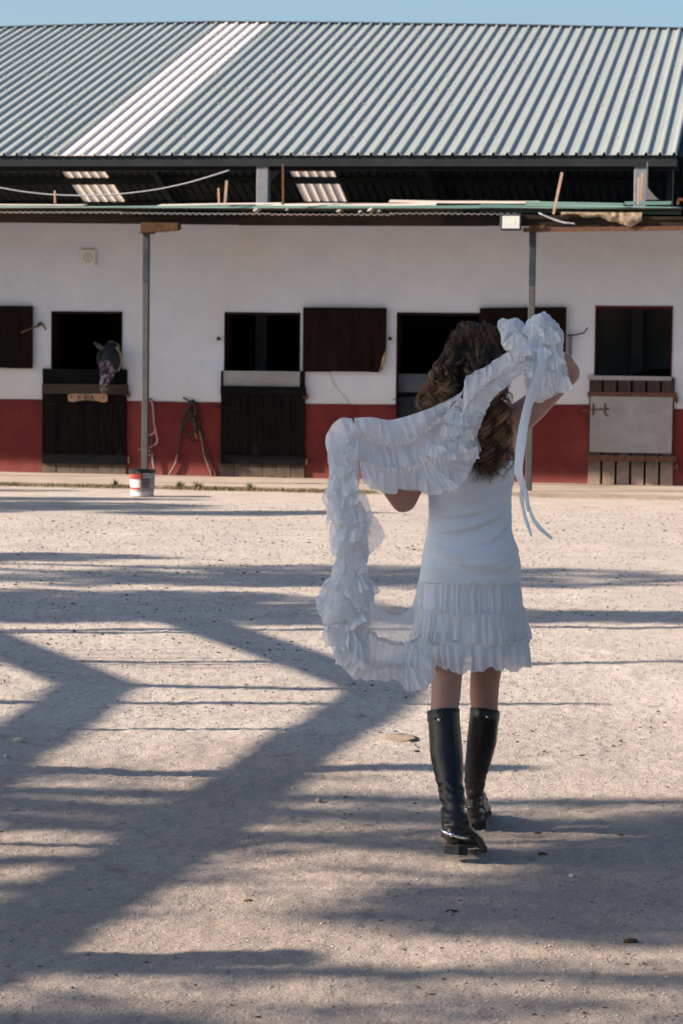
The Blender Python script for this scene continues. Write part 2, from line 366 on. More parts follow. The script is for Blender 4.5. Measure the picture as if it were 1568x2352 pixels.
# red dado pieces between the doors
def dado(xa, xb, ya, yb, base=0.0):
    u0, z0 = W(xa, ya, -.008); u1, z1 = W(xb, yb, -.008); n = 14
    us_ = np.linspace(u0, u1, n+1); mbd = MB()
    top = np.linspace(z0, z1, n+1)+.004*vnoise(us_*4, us_*0+z0*7, 5)
    V = np.stack([np.stack([us_, us_*0-.010, us_*0+base], -1), np.stack([us_, us_*0-.010, top], -1), np.stack([us_, us_*0+.01, top], -1)], 0)
    mbd.grid(V); T_.part(mbd, 'red_dado', M['red'])
dado(-330, 119, 911, 917.5); dado(281, 516.5, 921, 924.5); dado(689.3, 911.8, 927, 929); dado(1102.2, 1366.8, 928.6, 929); dado(1543.8, 1900, 939, 944)
# reveals: thin reddish brown frames
for i, (a, b, z) in enumerate(ops):
    fm = MB(); fm.box(a-.004, a+.010, -.012, .335, 0, z-.02); fm.box(b-.010, b+.004, -.012, .335, 0, z-.02); fm.box(a-.004, b+.004, -.0125, .335, z-.02, z+.006)
    T_.part(fm, 'door_frame', mat('frame_stain_%s' % 'abcd'[i], (.012, .007, .006) if i < 3 else (.05, .012, .010), .8, (.030, .012, .010) if i < 3 else (.10, .020, .015), 12, .3))
# doors ------------------------------------------------------------
def door(x0, x1, y0, y1, planks, rails, pm, rm, yl=-.02, name='stable_door', label=None, extra=None, gap=.006, jag=0, backm=None):
    u0 = W(x0, (y0+y1)/2, yl)[0]; u1 = W(x1, (y0+y1)/2, yl)[0]
    zt_ = W((x0+x1)/2, y0, yl)[1]; zb = max(.03, W((x0+x1)/2, y1, yl)[1])
    bmb = MB(); bmb.box(u0+.01, u1-.01, yl+.012, yl+.030, zb+.06, zt_-.012)
    d = T_.part(bmb, name, backm or M['wood_black'])
    if label: d['label'] = label
    zpt = W((x0+x1)/2, planks[1], yl)[1]; n = planks[0]; wd = (u1-u0)/n
    for i in range(n):
        a = u0+i*wd+gap/2; b = u0+(i+1)*wd-gap/2; m2 = MB()
        k = 5; bot = [(a+(b-a)*t/k, zb+(random.uniform(0, jag) if jag else random.uniform(0, .006))) for t in range(k+1)]
        m2.quadprism(bot+[(b, zpt), (a, zpt)], yl-.022+random.uniform(-.003, .003), yl+.0115)
        T_.part(m2, 'plank', pm, d)
    for (xa, xb, ya, yb, th, mm, nm) in rails:
        ra, rz0 = W(xa, yb, yl-.02); rb, rz1 = W(xb, ya, yl-.02); m2 = MB()
        m2.box(ra, rb, yl-.022-th, yl-.0225 if ya >= planks[1]-1 else yl+.011, rz0, rz1, .003); T_.part(m2, nm, mm, d)
    return d, (u0, u1, zb, zt_)
d1, q1 = door(98.5, 291.5, 849.5, 1097.5, (6, 903), [(98.5, 291.5, 849.5, 884, .0, M['wood_black'], 'top_board'), (99, 294, 884, 904, .035, M['wood_ledge'], 'rail'), (98.5, 292, 1045.6, 1063.5, .03, M['wood_black'], 'rail')], M['wood_dark'], None)
d2, q2 = door(507.3, 700.5, 852.5, 1103.5, (6, 906), [(507.3, 512.6, 852.5, 888, .01, M['wood_black'], 'stile'), (689.4, 699, 852.5, 888, .01, M['wood_black'], 'stile'), (512.8, 689.2, 853.5, 888, .0, M['grey_panel'], 'top_panel'),
     (508, 702, 889, 906.5, .04, M['wood_black'], 'rail'), (508, 700.5, 1047, 1063.5, .03, M['wood_black'], 'rail')], M['wood_dark'], None, jag=.035)
d4, q4 = door(1348.5, 1548, 865, 1121, (6, 868), [(1349, 1541, 864.5, 872, .006, M['grey_panel'], 'top_strip'), (1348.5, 1553, 902.5, 911.5, .012, M['rust'], 'strap'), (1353, 1543.6, 912.8, 1037.8, .010, M['grey_panel'], 'panel'), (1349, 1552, 1048.5, 1058, .016, M['rust'], 'strap')], M['wood_plank4'], None, gap=.028)
d3, q3 = door(914, 1100, 861, 1108, (6, 913), [(914, 1100, 861, 900, .0, mat('blue_grey_board', (.06, .075, .095), .8, (.09, .10, .12), 6), 'top_board')], mat('dark_teal_planks', (.014, .022, .032), .6, (.025, .035, .045), 12, .4, stretch=(1.5, 1.5, .2)), None, yl=.10)
# hole and chewed lower edge of the second door
hp = MB(); a, z0 = W(577, 1048, -.045); b, z1 = W(591.5, 1023, -.045)
hp.quadprism([(a, z0), (b, z0), (b, z1), ((a+b)/2+.01, z1), (a+.012, (z0+z1)/2+.03)], -.0455, -.042); T_.part(hp, 'gnawed_hole', M['int_dark'], d2)
# bolts, hinges
def bolt(pts, parent, rad=.007, name='bolt', m=None):
    mm = MB(); P = [(W(x, y, yl)[0], yl, W(x, y, yl)[1]) for x, y, yl in pts]; mm.tube(P, rad, 6); T_.part(mm, name, m or M['black_iron'], parent)
bolt([(76, 925, -.055), (134, 928, -.055)], d1); bolt([(488, 934, -.055), (552, 938, -.055)], d2)
bolt([(903, 917, -.03), (984, 919, -.03)], d3); bolt([(890, 936, -.03), (984, 941, -.03)], d3)
bolt([(1333, 943, -.06), (1398, 939, -.06)], d4, .009, m=M['rust']); bolt([(1362, 927, -.062), (1361, 954, -.062)], d4, .010, 'bolt_bracket', M['rust'])
bolt([(1388, 926, -.062), (1388, 950, -.062), (1394, 956, -.062)], d4, .010, 'bolt_bracket', M['rust'])
for par, x, y in ((d1, 296, 906), (d1, 296, 1056), (d2, 704, 911), (d2, 704, 1060), (d4, 1552, 919), (d4, 1552, 1073)):
    hb = MB(); u, z = W(x, y, -.03); hb.box(u-.045, u+.02, -.05, -.02, z-.02, z+.02, .003); hb.tube([(u+.01, -.06, z-.04), (u+.01, -.06, z+.04)], .012, 6); T_.part(hb, 'hinge', M['rust'], par)
# shutters ---------------------------------------------------------
def shutter(x0, x1, y0, y1, n, mm, chamfer=False, tilt=0, label=None):
    yl = -.05
    u0, zb = W(x0, y1, yl); u1, zt_ = W(x1, y0, yl); b = MB()
    b.box(u0+.02, u1-.05, yl+.012, yl+.03, zb+.03, zt_-.03); s = T_.part(b, 'shutter', mm)
    if label: s['label'] = label
    wd = (u1-u0)/n
    for i in range(n):
        a = u0+i*wd+.001; c = a+wd-.002; m2 = MB(); t0 = tilt*(i/n); t1 = tilt*((i+1)/n); j = random.uniform(-.004, .004)
        pts = [(a, zb+j), (c, zb+j), (c, zt_+t1), (a, zt_+t0)]
        if chamfer and i == n-1: pts = [(a, zb), (a+wd*.55, zb), (c-.012, zb+.16), (c, zb+.3), (c, zt_), (a, zt_)]
        m2.quadprism(pts, yl-.015-random.uniform(0, .002), yl+.0115); T_.part(m2, 'plank', mm, s)
    if chamfer:
        m2 = MB(); a = u1-wd*.62; m2.quadprism([(a+.02, zb+.005), (u1-wd*.45, zb+.003), (u1-.014, zb+.16), (u1-.004, zb+.27), (u1-.045, zb+.17), (a+.045, zb+.06)], yl-.0195, yl-.0175)
        T_.part(m2, 'split_corner', M['raw_wood'], s)
    return s
shutter(-95, 76, 703, 844, 6, M['wood_brown'])
shutter(695, 887.5, 707.5, 853, 6, M['wood_brown'], True, label='shutter with a split raw wood lower corner')
shutter(1099.5, 1300, 709, 835, 6, M['wood_brown'], tilt=.02)

# pale corner clamps and cracks
hk = BT('wall_plate', 'square plaster plate with raised round T emblem on the left wall', 'emblem', (W(202.5, 610)[0], -.02, W(202.5, 610)[1]))
u0, z0 = W(184.8, 610, -.02); u1, z1 = W(220.6, 573, -.02)
pm = MB(); pm.box(u0, u1, -.030, .0, z0, z1); hk.part(pm, 'plate', M['plaster'], bevel=.006)
emb = mat('emblem_grey', (.36, .34, .33), .9)
uc, zc = (u0+u1)/2+.003, (z0+z1)/2
ring = MB(); ring.tube([(uc+.052*cos(t), -.032, zc+.052*sin(t)) for t in np.linspace(0, 2*pi, 25)], .004, 5); hk.part(ring, 'ring', emb)
tt = MB(); tt.box(uc-.022, uc+.022, -.036, -.0305, zc+.018, zc+.026); tt.box(uc-.004, uc+.004, -.0358, -.0305, zc-.028, zc+.018); hk.part(tt, 'letter', emb)

# pavement ---------------------------------------------------------
def slab(y0, y1, h, name):
    n = 90; u = np.linspace(U0, U1, n+1)
    e0 = y0+.02*vnoise(u*1.3, u*0, 21)+.008*vnoise(u*7, u*0, 22); e1 = np.full(n+1, y1)+.006*vnoise(u*6, u*0, 23)
    V = np.stack([np.stack([u, e0-.01, u*0-.03], -1), np.stack([u, e0, u*0+h], -1), np.stack([u, e1, u*0+h+.004], -1), np.stack([u, e1+.004, u*0-.03], -1)], 0)
    b = MB(); b.grid(V); o = bsolo(b, name, M['concrete'], 'worn concrete pavement along the stable wall', None, (0, 0, 0), kind='structure'); return o
slab(-2.05, -1.12, .035, 'pavement'); slab(-1.09, -.012, .045, 'pavement')

# ================================================================== LEAN-TO CANOPY
cz = BT('lean_to_canopy', 'low lean-to canopy with corrugated zinc edge and brown fascia over the doors', 'canopy', (0, -1.6, 0))
def Wz(x, y, yl): return W(x, y, yl)[1]
yf = -1.66
# fascia boards in three lengths
for (xa, xb, t0, t1, b0, b1) in ((-2700, 548, 456, 491, 484, 516.5), (549, 1118, 491, 493, 517.5, 519.5), (1119, 1568+420, 492, 505, 518.5, 527)):
    ua, za = W(xa, t0, yf); ub, zb = W(xb, t1, yf); uc_, zc_ = W(xa, b0, yf); ud, zd = W(xb, b1, yf)
    b = MB(); b.quadprism([(ua, zc_), (ub, zd), (ub, zb), (ua, za)], yf-.03, yf+.03); cz.part(b, 'fascia_board', M['fascia'])
b = MB(); ua, za = W(1150, 523.5, yf-.05); ub, zb = W(2000, 519, yf-.05); 
ua, za = W(1200, 528, yf-.045); ub, zb = W(1990, 520, yf-.045)
b.bar((ua, yf-.045, za), (ub, yf-.045, zb), .03, .05); cz.part(b, 'steel_angle', M['rust'])
# corrugated zinc sheets from edge back over the wall
def zinc(xa, xb, ye, rise):
    u0 = W(xa, ye, yf-.12)[0]; u1 = W(xb, ye, yf-.12)[0]; n = int((u1-u0)/.0095); u = np.linspace(u0, u1, n)
    z0 = W((xa+xb)/2, ye, yf-.12)[1]
    prof = .010*np.sin(u*2*pi/.076)
    sag = .012*vnoise(u*.8, u*0+ye, 31)
    V = np.stack([np.stack([u, u*0+yy, z0+prof+sag*(1 if k == 0 else .3)+rise*t], -1) for k, (yy, t) in enumerate(((yf-.12, 0), (-.9, .5), (.33, 1)))], 0)
    V2 = V.copy(); V2[..., 2] -= .002
    b = MB(); b.grid(V)
    o = cz.part(b, 'zinc_sheet', M['old_zinc'], smooth=True); s = o.modifiers.new('s', 'SOLIDIFY'); s.thickness = .006; s.offset = -1
for xa, xb, ye in ((-2700, -60, 474), (-65, 280, 487.5), (275, 620, 489.5), (615, 900, 492.5), (895, 1192, 490.5)): zinc(xa, xb, ye, .06)
b = MB(); ua, za = W(1190, 500, yf); ub, zb = W(2000, 497, yf); b.box(ua, ub, yf-.05, .33, za-.02, za+.01, .004); cz.part(b, 'roof_board', M['fascia'])
# soffit (dark ceiling board between fascia and wall)
b = MB(); b.box(U0, U1, yf+.035, -.02, 3.30, 3.315); cz.part(b, 'soffit', M['fascia'])
# green and white long sheets laid along the edge
def longsheet(xa, ya, xb, yb, hh, yl, mm, name, bend=0, ribs=3, tilt=.10):
    u0, z0 = W(xa, ya, yl); u1, z1 = W(xb, yb, yl); n = 40; H = hh/185.
    t = np.linspace(0, 1, n+1); u = u0+(u1-u0)*t
    zz = z0+(z1-z0)*t+bend*np.sin(pi*t)+.006*vnoise(u*1.5, u*0+ya, 33)
    rows = []
    for k in range(ribs*4+1):
        s = k/(ribs*4); rows.append(np.stack([u, yl+s*tilt+.010*np.cos(s*ribs*2*pi)+u*0, zz-H*(1-s)+0*u], -1))
    b = MB(); b.grid(np.array(rows)); o = cz.part(b, name, mm, smooth=False); s = o.modifiers.new('s', 'SOLIDIFY'); s.thickness = .004
longsheet(-300, 473, 560, 471, 12, -1.45, M['green_sheet'], 'green_sheet')
longsheet(500, 470.5, 1330, 471, 13, -1.48, M['green_sheet'], 'green_sheet')
longsheet(1100, 467.5, 1563, 474, 17, -1.52, M['green_sheet'], 'green_sheet', ribs=4)
longsheet(1568, 472, 1990, 475, 16, -1.45, M['green_sheet'], 'green_sheet')
longsheet(1205, 461, 1430, 466, 10, -1.3, M['green_sheet'], 'green_sheet')
longsheet(1432, 462, 1540, 460, 9, -1.2, M['green_sheet'], 'green_sheet')
longsheet(360, 466, 640, 461, 6, -1.2, M['white_sheet'], 'white_sheet', tilt=.25)
longsheet(-60, 464, 190, 466, 5, -1.2, M['white_sheet'], 'white_sheet', tilt=.25)
longsheet(585, 466, 1000, 465, 7, -1.38, M['white_sheet'], 'white_sheet', tilt=.12)
longsheet(892, 457, 1235, 461, 7, -1.15, M['white_sheet'], 'white_sheet', tilt=.12)
longsheet(780, 486, 1060, 482, 5, -1.42, M['white_sheet'], 'white_sheet')
# fibrous lagging hanging under the right end
b = MB(); u0 = W(1290, 484, -1.6)[0]; u1 = W(1475, 484, -1.6)[0]; n = 70
u = np.linspace(u0, u1, n); top = np.array([W(1290+185*i/(n-1), 487+i*.02, -1.72)[1] for i in range(n)])
dep = .03+.05*np.clip(vnoise(u*9, u*0, 41)+.4, 0, 1)+.07*np.exp(-((u-u0-(u1-u0)*.62)/.12)**2)+.08*np.exp(-((u-u0-(u1-u0)*.86)/.10)**2)
b.grid(np.stack([np.stack([u, -1.73-.03*np.sin(s*3)+.012*vnoise(u*22, u*0+s*5, 42), top-dep*s], -1) for s in np.linspace(0, 1, 7)], 0))
o = cz.part(b, 'torn_lagging', mat('lagging_fibre', (.19, .14, .10), .95, (.34, .27, .20), 14, .6, 40), smooth=True)
# posts and brackets
def ppost(xc, ytop, name='post'):
    yl = -1.62; uc = W(xc, 800, yl)[0]; zt_ = W(xc, ytop, yl)[1]; zs = W(xc, 657 if xc > 800 else 650, yl)[1]
    b = MB(); b.box(uc-.036, uc+.036, yl-.036, yl+.036, .03, zs); p = cz.part(b, name, M['zinc'], bevel=.004)
    b = MB(); b.box(uc-.037, uc+.037, yl-.037, yl+.037, zs+.0005, zt_); cz.part(b, 'painted_post_top', M['navy'], p, bevel=.004)
    b = MB(); b.box(uc-.075, uc+.09, yl-.07, yl+.07, zt_+.001, zt_+.014, .002); cz.part(b, 'cap_plate', M['rust'], p)
    return uc, zt_
u, z = ppost(335, 537)
b = MB(); ua, za = W(325, 534.5, -1.7); ub, zb = W(411, 514, -1.7); b.quadprism([(ua, za), (ua+.12, za+.005), (ub-.02, zb-.075), (ub+.005, zb-.055), (ub, zb+.01), (ua, za+.12)], -1.74, -1.60); cz.part(b, 'bracket', M['bracket'])
u, z = ppost(1218.5, 533)
b = MB(); ua, za = W(1215, 532, -1.7); ub, zb = W(1252, 519, -1.7); b.quadprism([(ua, za), (ua+.10, za+.005), (ub, zb-.01), (ub, zb+.01), (ua, zb+.01)], -1.74, -1.60); cz.part(b, 'bracket', M['bracket'])
ppost(-560, 537)
# things on the canopy
def sstick(pts, w, mm, label, name='stick', cat='stick', yl=-1.5, group='sticks standing on the canopy roof'):
    P = [(W(x, y, yl)[0], yl, W(x, y, yl)[1]) for x, y in pts]; b = MB()
    for p, q in zip(P[:-1], P[1:]): b.bar(p, q, w)
    bsolo(b, name, mm, label, cat, P[0], group)
sstick([(127, 467), (126.5, 438)], .022, M['palewood'], 'short broken stick on the canopy near the left edge')
sstick([(503, 467), (502, 432)], .022, M['palewood'], 'left one of two pale sticks on the canopy left of the grey pillar')
sstick([(517, 467), (521, 415)], .030, M['palewood'], 'taller pale stick of the pair on the canopy left of the grey pillar', yl=-1.42)
sstick([(650, 470), (649.5, 377)], .024, M['rust'], 'straight rusty rod on the canopy just right of the grey pillar', 'rusty_rod', 'rod')
sstick([(1270, 492), (1290, 396)], .030, M['palewood'], 'tall tilted pale stick tied to the green sheets right of centre', yl=-1.66)
sstick([(1464, 470), (1466, 409)], .024, M['palewood'], 'shorter pale stick before the right hand grey pillar', yl=-1.6)
sstick([(1470, 461), (1474, 397)], .026, M['palewood'], 'taller pale stick before the right hand grey pillar', yl=-1.55)
sstick([(1555, 470), (1557, 457), (1568, 459)], .03, M['rust'], 'rusty bent bracket at the right end of the canopy', 'rusty_rod', 'rod', yl=-1.6)
def cable(pts, r, mm, label, yl, name='cable', cat='cable', group=None):
    P = [(W(x, y, yl)[0], yl, W(x, y, yl)[1]) for x, y in pts]
    # smooth it
    Q = np.array(P); t = np.arange(len(Q)); tt_ = np.linspace(0, len(Q)-1, 6*len(Q)); Q = np.stack([np.interp(tt_, t, Q[:, k]) for k in range(3)], 1)
    for _ in range(4): Q[1:-1] = (Q[:-2]+2*Q[1:-1]+Q[2:])/4
    b = MB(); b.tube(Q, r, 6); bsolo(b, name, mm, label, cat, P[0], group, smooth=True)
cable([(-60, 421), (0, 431), (50, 440), (110, 447), (190, 450), (280, 446), (360, 436), (430, 421), (490, 403), (527, 391)], .0085, M['cable'], 'pale cable sagging under the big roof at the left', -.6)
cable([(1236, 489), (1262, 500), (1295, 511), (1320, 514)], .008, M['cable'], 'upper of two white wires drooping at the right post', -1.72, 'wire', 'wire')
cable([(1240, 491), (1275, 507), (1302, 514)], .008, M['cable'], 'lower of two white wires drooping at the right post', -1.73, 'wire', 'wire')
cable([(907, 0+844+9), (914, 872), (930, 892), (948, 905), (960, 920), (999, 926)][:0] or [(758, 854), (761, 872), (771, 890), (785, 905), (799, 921), (801, 927)], .0028, mat('grey_wire', (.40, .38, .38)), 'thin grey wire curling down the white wall below the middle shutter', -.01, 'wall_wire', 'wire')
# floodlight
u, z = W(1172, 511, -1.78)
fl = BT('floodlight', 'black square floodlight with white glass beside the right post', 'lamp', (u, -1.74, z))
u0, z0 = W(1147.5, 529.5, -1.78); u1, z1 = W(1196.5, 492.5, -1.78)
b = MB(); b.box(u0, u1, -1.80, -1.73, z0, z1); fl.part(b, 'housing', M['navy'], bevel=.008)
a0, b0 = W(1152.5, 524.5, -1.80); a1, b1 = W(1192.5, 496, -1.80)
b = MB(); b.box(a0, a1, -1.804, -1.8005, b0, b1); g = fl.part(b, 'glass', mat('frosted_lamp_glass', (.60, .64, .62), .3))
b = MB(); b.box(a0+.06, a1-.05, -1.806, -1.8042, b0+.05, b1-.05); fl.part(b, 'led_plate', mat('led_plate_mat', (.66, .67, .58), .4), g)
for t in np.linspace(u0+.02, u1-.02, 8):
    b = MB(); b.box(t-.004, t+.004, -1.73, -1.70, z0+.02, z1-.02); fl.part(b, 'fin', M['navy'])
# loose stones on the zinc edge
for i, (x, y, s) in enumerate(((780, 484.5, .045), (829, 486, .035), (853, 482, .055), (871, 486, .04), (660, 482, .03), (590, 483, .055))):
    u, z = W(x, y, -1.62); bm = bmesh.new(); bmesh.ops.create_icosphere(bm, subdivisions=1, radius=s)
    for v in bm.verts: v.co *= random.uniform(.75, 1.2); v.co.z *= .6
    me = bpy.data.meshes.new('stone'); bm.to_mesh(me); bm.free(); me.materials.append(M['stone_grey'])
    o = bpy.data.objects.new('loose_stone', me); C.objects.link(o); o.matrix_world = BM @ Matrix.Translation((u, -1.62, z))
    tag(o, ('left stone of the middle trio wedged on the canopy zinc edge', 'middle stone of the trio wedged on the canopy zinc edge', 'largest stone of the trio on the canopy zinc edge', 'rightmost stone on the canopy zinc edge', 'small stone on the canopy edge below the rusty rod', 'flat stone on the canopy edge below the grey pillar')[i], 'stone', 'stones lying on the canopy edge')

# ================================================================== BIG STEEL SHED BEHIND
ye, yr = 2.0, 11.5
sh = BT('steel_shed', 'large shed with green corrugated roof and steel frame behind the stable', 'building', (0, ye, 0))
rx = [-900, 0, 250, 490, 784, 1100, 1568, 2400]; ry = [100, 66, 59, 54, 56, 60, 69, 90]
ridge_u = [W(a, b, yr)[0] for a, b in zip(rx, ry)]; ridge_z = [W(a, b, yr)[1] for a, b in zip(rx, ry)]
eu = [W(a, b, ye)[0] for a, b in ((0, 357), (784, 356), (1554, 356))]; ez = [W(a, b, ye)[1] for a, b in ((0, 357), (784, 356), (1554, 356))]
PIT = (W(1554, 356, ye)[0]-W(0, 357, ye)[0])/50.6
uend = W(1554.5, 356, ye)[0]
def rz(u): return np.interp(u, ridge_u, ridge_z)
def ezf(u): return np.interp(u, eu, ez)
ynear = np.linspace(ye, yr, 12); yfar = np.linspace(yr, yr+9.3, 10)
hh = .034
prof = [(0, 0), (.62, 0), (.69, 1), (.86, 1), (.91, 0)]
nr = 118; per = 5
sky_near = set(); sky_far = set()
usk = [W(x, 357, ye)[0] for x in (122, 279)]
k0 = int(round((uend-usk[1])/PIT)); k1 = int(round((uend-usk[0])/PIT))
print('skylight ribs', k0, k1, 'pitch', PIT, 'ridge z', ridge_z, 'eave', ez)
def u_far(x, y):                                 # where a sight line meets the far slope
    o = BMi @ Vector((0, 0, EYE)); d = BMi.to_3x3() @ ray(x, y)
    for t in np.linspace(30, 60, 3001):
        p = o+d*t
        zf = rz(p.x)+(ezf(p.x)-rz(p.x))*(p.y-yr)/9.3
        if p.z > 0 and p.y > yr and p.z >= zf: return p.x
    return None
fs = [u_far(x, y) for x, y in ((190, 460), (287, 460), (702, 460), (797, 460))]
print('far skylights', fs)
mr, ms = M['roof'], None
ms = bpy.data.materials.new('translucent_white_sheet'); ms.use_nodes = True
n_ = ms.node_tree.nodes; l_ = ms.node_tree.links; b_ = n_['Principled BSDF']; b_.inputs['Base Color'].default_value = (.90, .87, .87, 1); b_.inputs['Roughness'].default_value = .6
tr = n_.new('ShaderNodeBsdfTranslucent'); tr.inputs[0].default_value = (.95, .90, .85, 1); mxs = n_.new('ShaderNodeMixShader'); mxs.inputs[0].default_value = .42
l_.new(b_.outputs[0], mxs.inputs[1]); l_.new(tr.outputs[0], mxs.inputs[2]); l_.new(mxs.outputs[0], n_['Material Output'].inputs[0])
def roof_piece(ka, kb, yy, far, material, name, dy=0):
    # ribs counted leftwards from the right end
    uu, hz = [], []
    for k in range(kb, ka, -1):
        ub = uend-k*PIT
        for f_, h in prof: uu.append(ub+f_*PIT); hz.append(h*hh)
    uu.append(uend-ka*PIT); hz.append(0)
    uu = np.array(uu); hz = np.array(hz); rows = []
    for j, y in enumerate(yy):
        if not far: t = (y-ye)/(yr-ye); base = ezf(uu)*(1-t)+rz(uu)*t
        else: t = (y-yr)/9.3; base = rz(uu)*(1-t)+ezf(uu)*t
        rows.append(np.stack([uu, np.full(len(uu), y+(dy if j == 0 and not far else 0)), base+hz], -1))
    b = MB(); b.grid(np.array(rows)); o = sh.part(b, name, material)
    s = o.modifiers.new('s', 'SOLIDIFY'); s.thickness = .004; s.offset = -1
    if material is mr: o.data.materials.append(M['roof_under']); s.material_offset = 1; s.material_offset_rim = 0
    return o
far_ranges = []
for a_, c_ in ((fs[1], fs[0]), (fs[3], fs[2])):
    if a_ is not None and c_ is not None: ka = int(round((uend-a_)/PIT)); far_ranges.append((ka, ka+5))
k = 0
def cuts(ranges):
    out = []; k = 0
    rs = sorted(ranges)
    while k < nr:
        r_ = [r for r in rs if r[0] == k]
        if r_: out.append((k, r_[0][1], True)); k = r_[0][1]; continue
        nx = min([r[0] for r in rs if r[0] > k]+[nr]); e = min(k+per, nx); out.append((k, e, False)); k = e
    return out
for a_, c_, s_ in cuts([(k0, k0+5), (k0+53, k0+58)]): roof_piece(a_, c_, ynear, False, ms if s_ else mr, 'skylight_sheet' if s_ else 'roof_sheet', -.012*random.random())
for a_, c_, s_ in cuts(far_ranges+[(far_ranges[-1][1]+24, far_ranges[-1][1]+29)]): roof_piece(a_, c_, yfar, True, ms if s_ else mr, 'skylight_sheet' if s_ else 'roof_sheet')
# screw heads on the near slope
b = MB()
for k in range(0, 75):
    for j in range(1, 9):
        t = j/9; u = uend-(k+1)*PIT+PIT*(.2 if (k+j) % 2 else .18)
        if random.random() < .55: continue
        y = ye+(yr-ye)*t+random.uniform(-.03, .03); z = ezf(u)*(1-t)+rz(u)*t
        b.box(u-.010, u+.010, y-.02, y+.02, z, z+.012)
o = sh.part(b, 'roof_screws', mat('screw_cap', (.55, .52, .48), .5)); o['kind'] = 'stuff'
# ridge cap, purlins, beams, pillars
b = MB(); uu = np.linspace(ridge_u[0], uend, 60); b.tube([(u, yr, rz(u)+.01) for u in uu], .035, 5); sh.part(b, 'ridge_cap', M['slate'])
def along(y, dz, w_, h_, name, mm, ztab=None, u0=U0-6, u1=uend-.01, far=False):
    pts = np.linspace(u0, u1, 12); b = MB()
    for p, q in zip(pts[:-1], pts[1:]):
        def zz(u):
            if not far: t = (y-ye)/(yr-ye); return ezf(u)*(1-t)+rz(u)*t
            t = (y-yr)/9.3; return rz(u)*(1-t)+ezf(u)*t
        b.bar((p, y, zz(p)+dz), (q, y, zz(q)+dz), w_, h_)
    sh.part(b, name, mm)
zb1 = W(784, 374, ye+.25)[1]; zb0 = W(784, 390.5, ye+.25)[1]
b = MB()
for za_, zb_ in ((zb0, zb1),):
    b.box(U0-6, uend, ye+.24, ye+.26, za_, zb_); b.box(U0-6, uend, ye+.19, ye+.31, za_-.012, za_-.001); b.box(U0-6, uend, ye+.19, ye+.31, zb_+.001, zb_+.012)
sh.part(b, 'eave_beam', M['slate'])
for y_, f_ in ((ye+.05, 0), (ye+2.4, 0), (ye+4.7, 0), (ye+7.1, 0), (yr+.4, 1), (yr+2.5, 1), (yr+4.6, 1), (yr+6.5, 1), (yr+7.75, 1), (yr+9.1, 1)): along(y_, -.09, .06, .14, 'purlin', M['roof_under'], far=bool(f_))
def pillar(x0, x1, ytop, y_l, m1, split=None):
    u0 = W(x0, 400, y_l)[0]; u1 = W(x1, 400, y_l)[0]; z1_ = float(ezf((u0+u1)/2))-.03
    b = MB(); zs = W(x0, split, y_l)[1] if split else z1_
    b.box(u0, u1, y_l-.08, y_l+.08, 0, zs); p = sh.part(b, 'pillar', m1, bevel=.006)
    if split: b = MB(); b.box(u0+.001, u1-.001, y_l-.079, y_l+.079, zs+.001, z1_); sh.part(b, 'painted_pillar_top', M['slate'], p)
pillar(592, 618.5, 357, ye+.12, M['concrete_pillar'], 380)
pillar(1456, 1484, 357, ye+.12, M['concrete_pillar'], 379)
pillar(-290, -263, 357, ye+.12, M['concrete_pillar'], 380)
pillar(1531, 1545, 357, ye+1.2, M['slate'])
# rafters across
for x in (605, 1470, -277):
    u = W(x, 400, ye)[0]; b = MB(); b.bar((u, ye+.2, float(ezf(u))-.26), (u, yr, float(rz(u))-.3), .10, .18); b.bar((u, yr, float(rz(u))-.3), (u, yr+9.2, float(ezf(u))-.26), .10, .18); sh.part(b, 'rafter', M['roof_under'])
b = MB(); b.box(U0-6, uend+.5, yr+9.31, yr+9.45, 0, float(ez[1])); sh.part(b, 'back_wall', M['interior'])
b = MB(); b.quadprism([(0, 0), (1, 0), (1, 1), (0, 1)], 0, 1)
b = MB(); zg = float(ez[0]); b.add([(U0-6, ye+.3, 0), (U0-6, yr+9.3, 0), (U0-6, yr+9.3, zg), (U0-6, yr, float(rz(U0-6))-.05), (U0-6, ye+.3, zg)], [(0, 1, 2, 3, 4)]); sh.part(b, 'sun_block_gable', M['interior'])  # unseen gable end, added to keep the sun out of the shed
# the neighbouring roof edge at the far right
b = MB(); nb_u = W(1556, 340, ye+.8)[0]; zz0 = W(1560, 360, ye+.8)[1]
for i in range(14):
    a_ = nb_u+i*.18; b.add([(a_, ye+.8, zz0), (a_+.09, ye+.8, zz0), (a_+.12, ye+.8, zz0+.03), (a_+.16, ye+.8, zz0+.03), (a_+.18, ye+.8, zz0), (a_, yr, zz0+2.6), (a_+.09, yr, zz0+2.6), (a_+.12, yr, zz0+2.63), (a_+.16, yr, zz0+2.63), (a_+.18, yr, zz0+2.6)], [(0, 1, 6, 5), (1, 2, 7, 6), (2, 3, 8, 7), (3, 4, 9, 8)])
o = sh.part(b, 'lower_roof_sheet', M['navy'])
# plastic wrap on the right pillar
b = MB(); pts = [(1484, 372), (1487, 372), (1486, 430), (1500, 448), (1512, 459), (1482, 459), (1480, 420)]
P = [W(x, y, ye-.02) for x, y in pts]; b.quadprism(P[::-1], ye-.03, ye-.02)
pw = mat('dusty_plastic', (.35, .35, .38), .4); pw.node_tree.nodes['Principled BSDF'].inputs['Alpha'].default_value = .3
sh.part(b, 'plastic_wrap', pw)

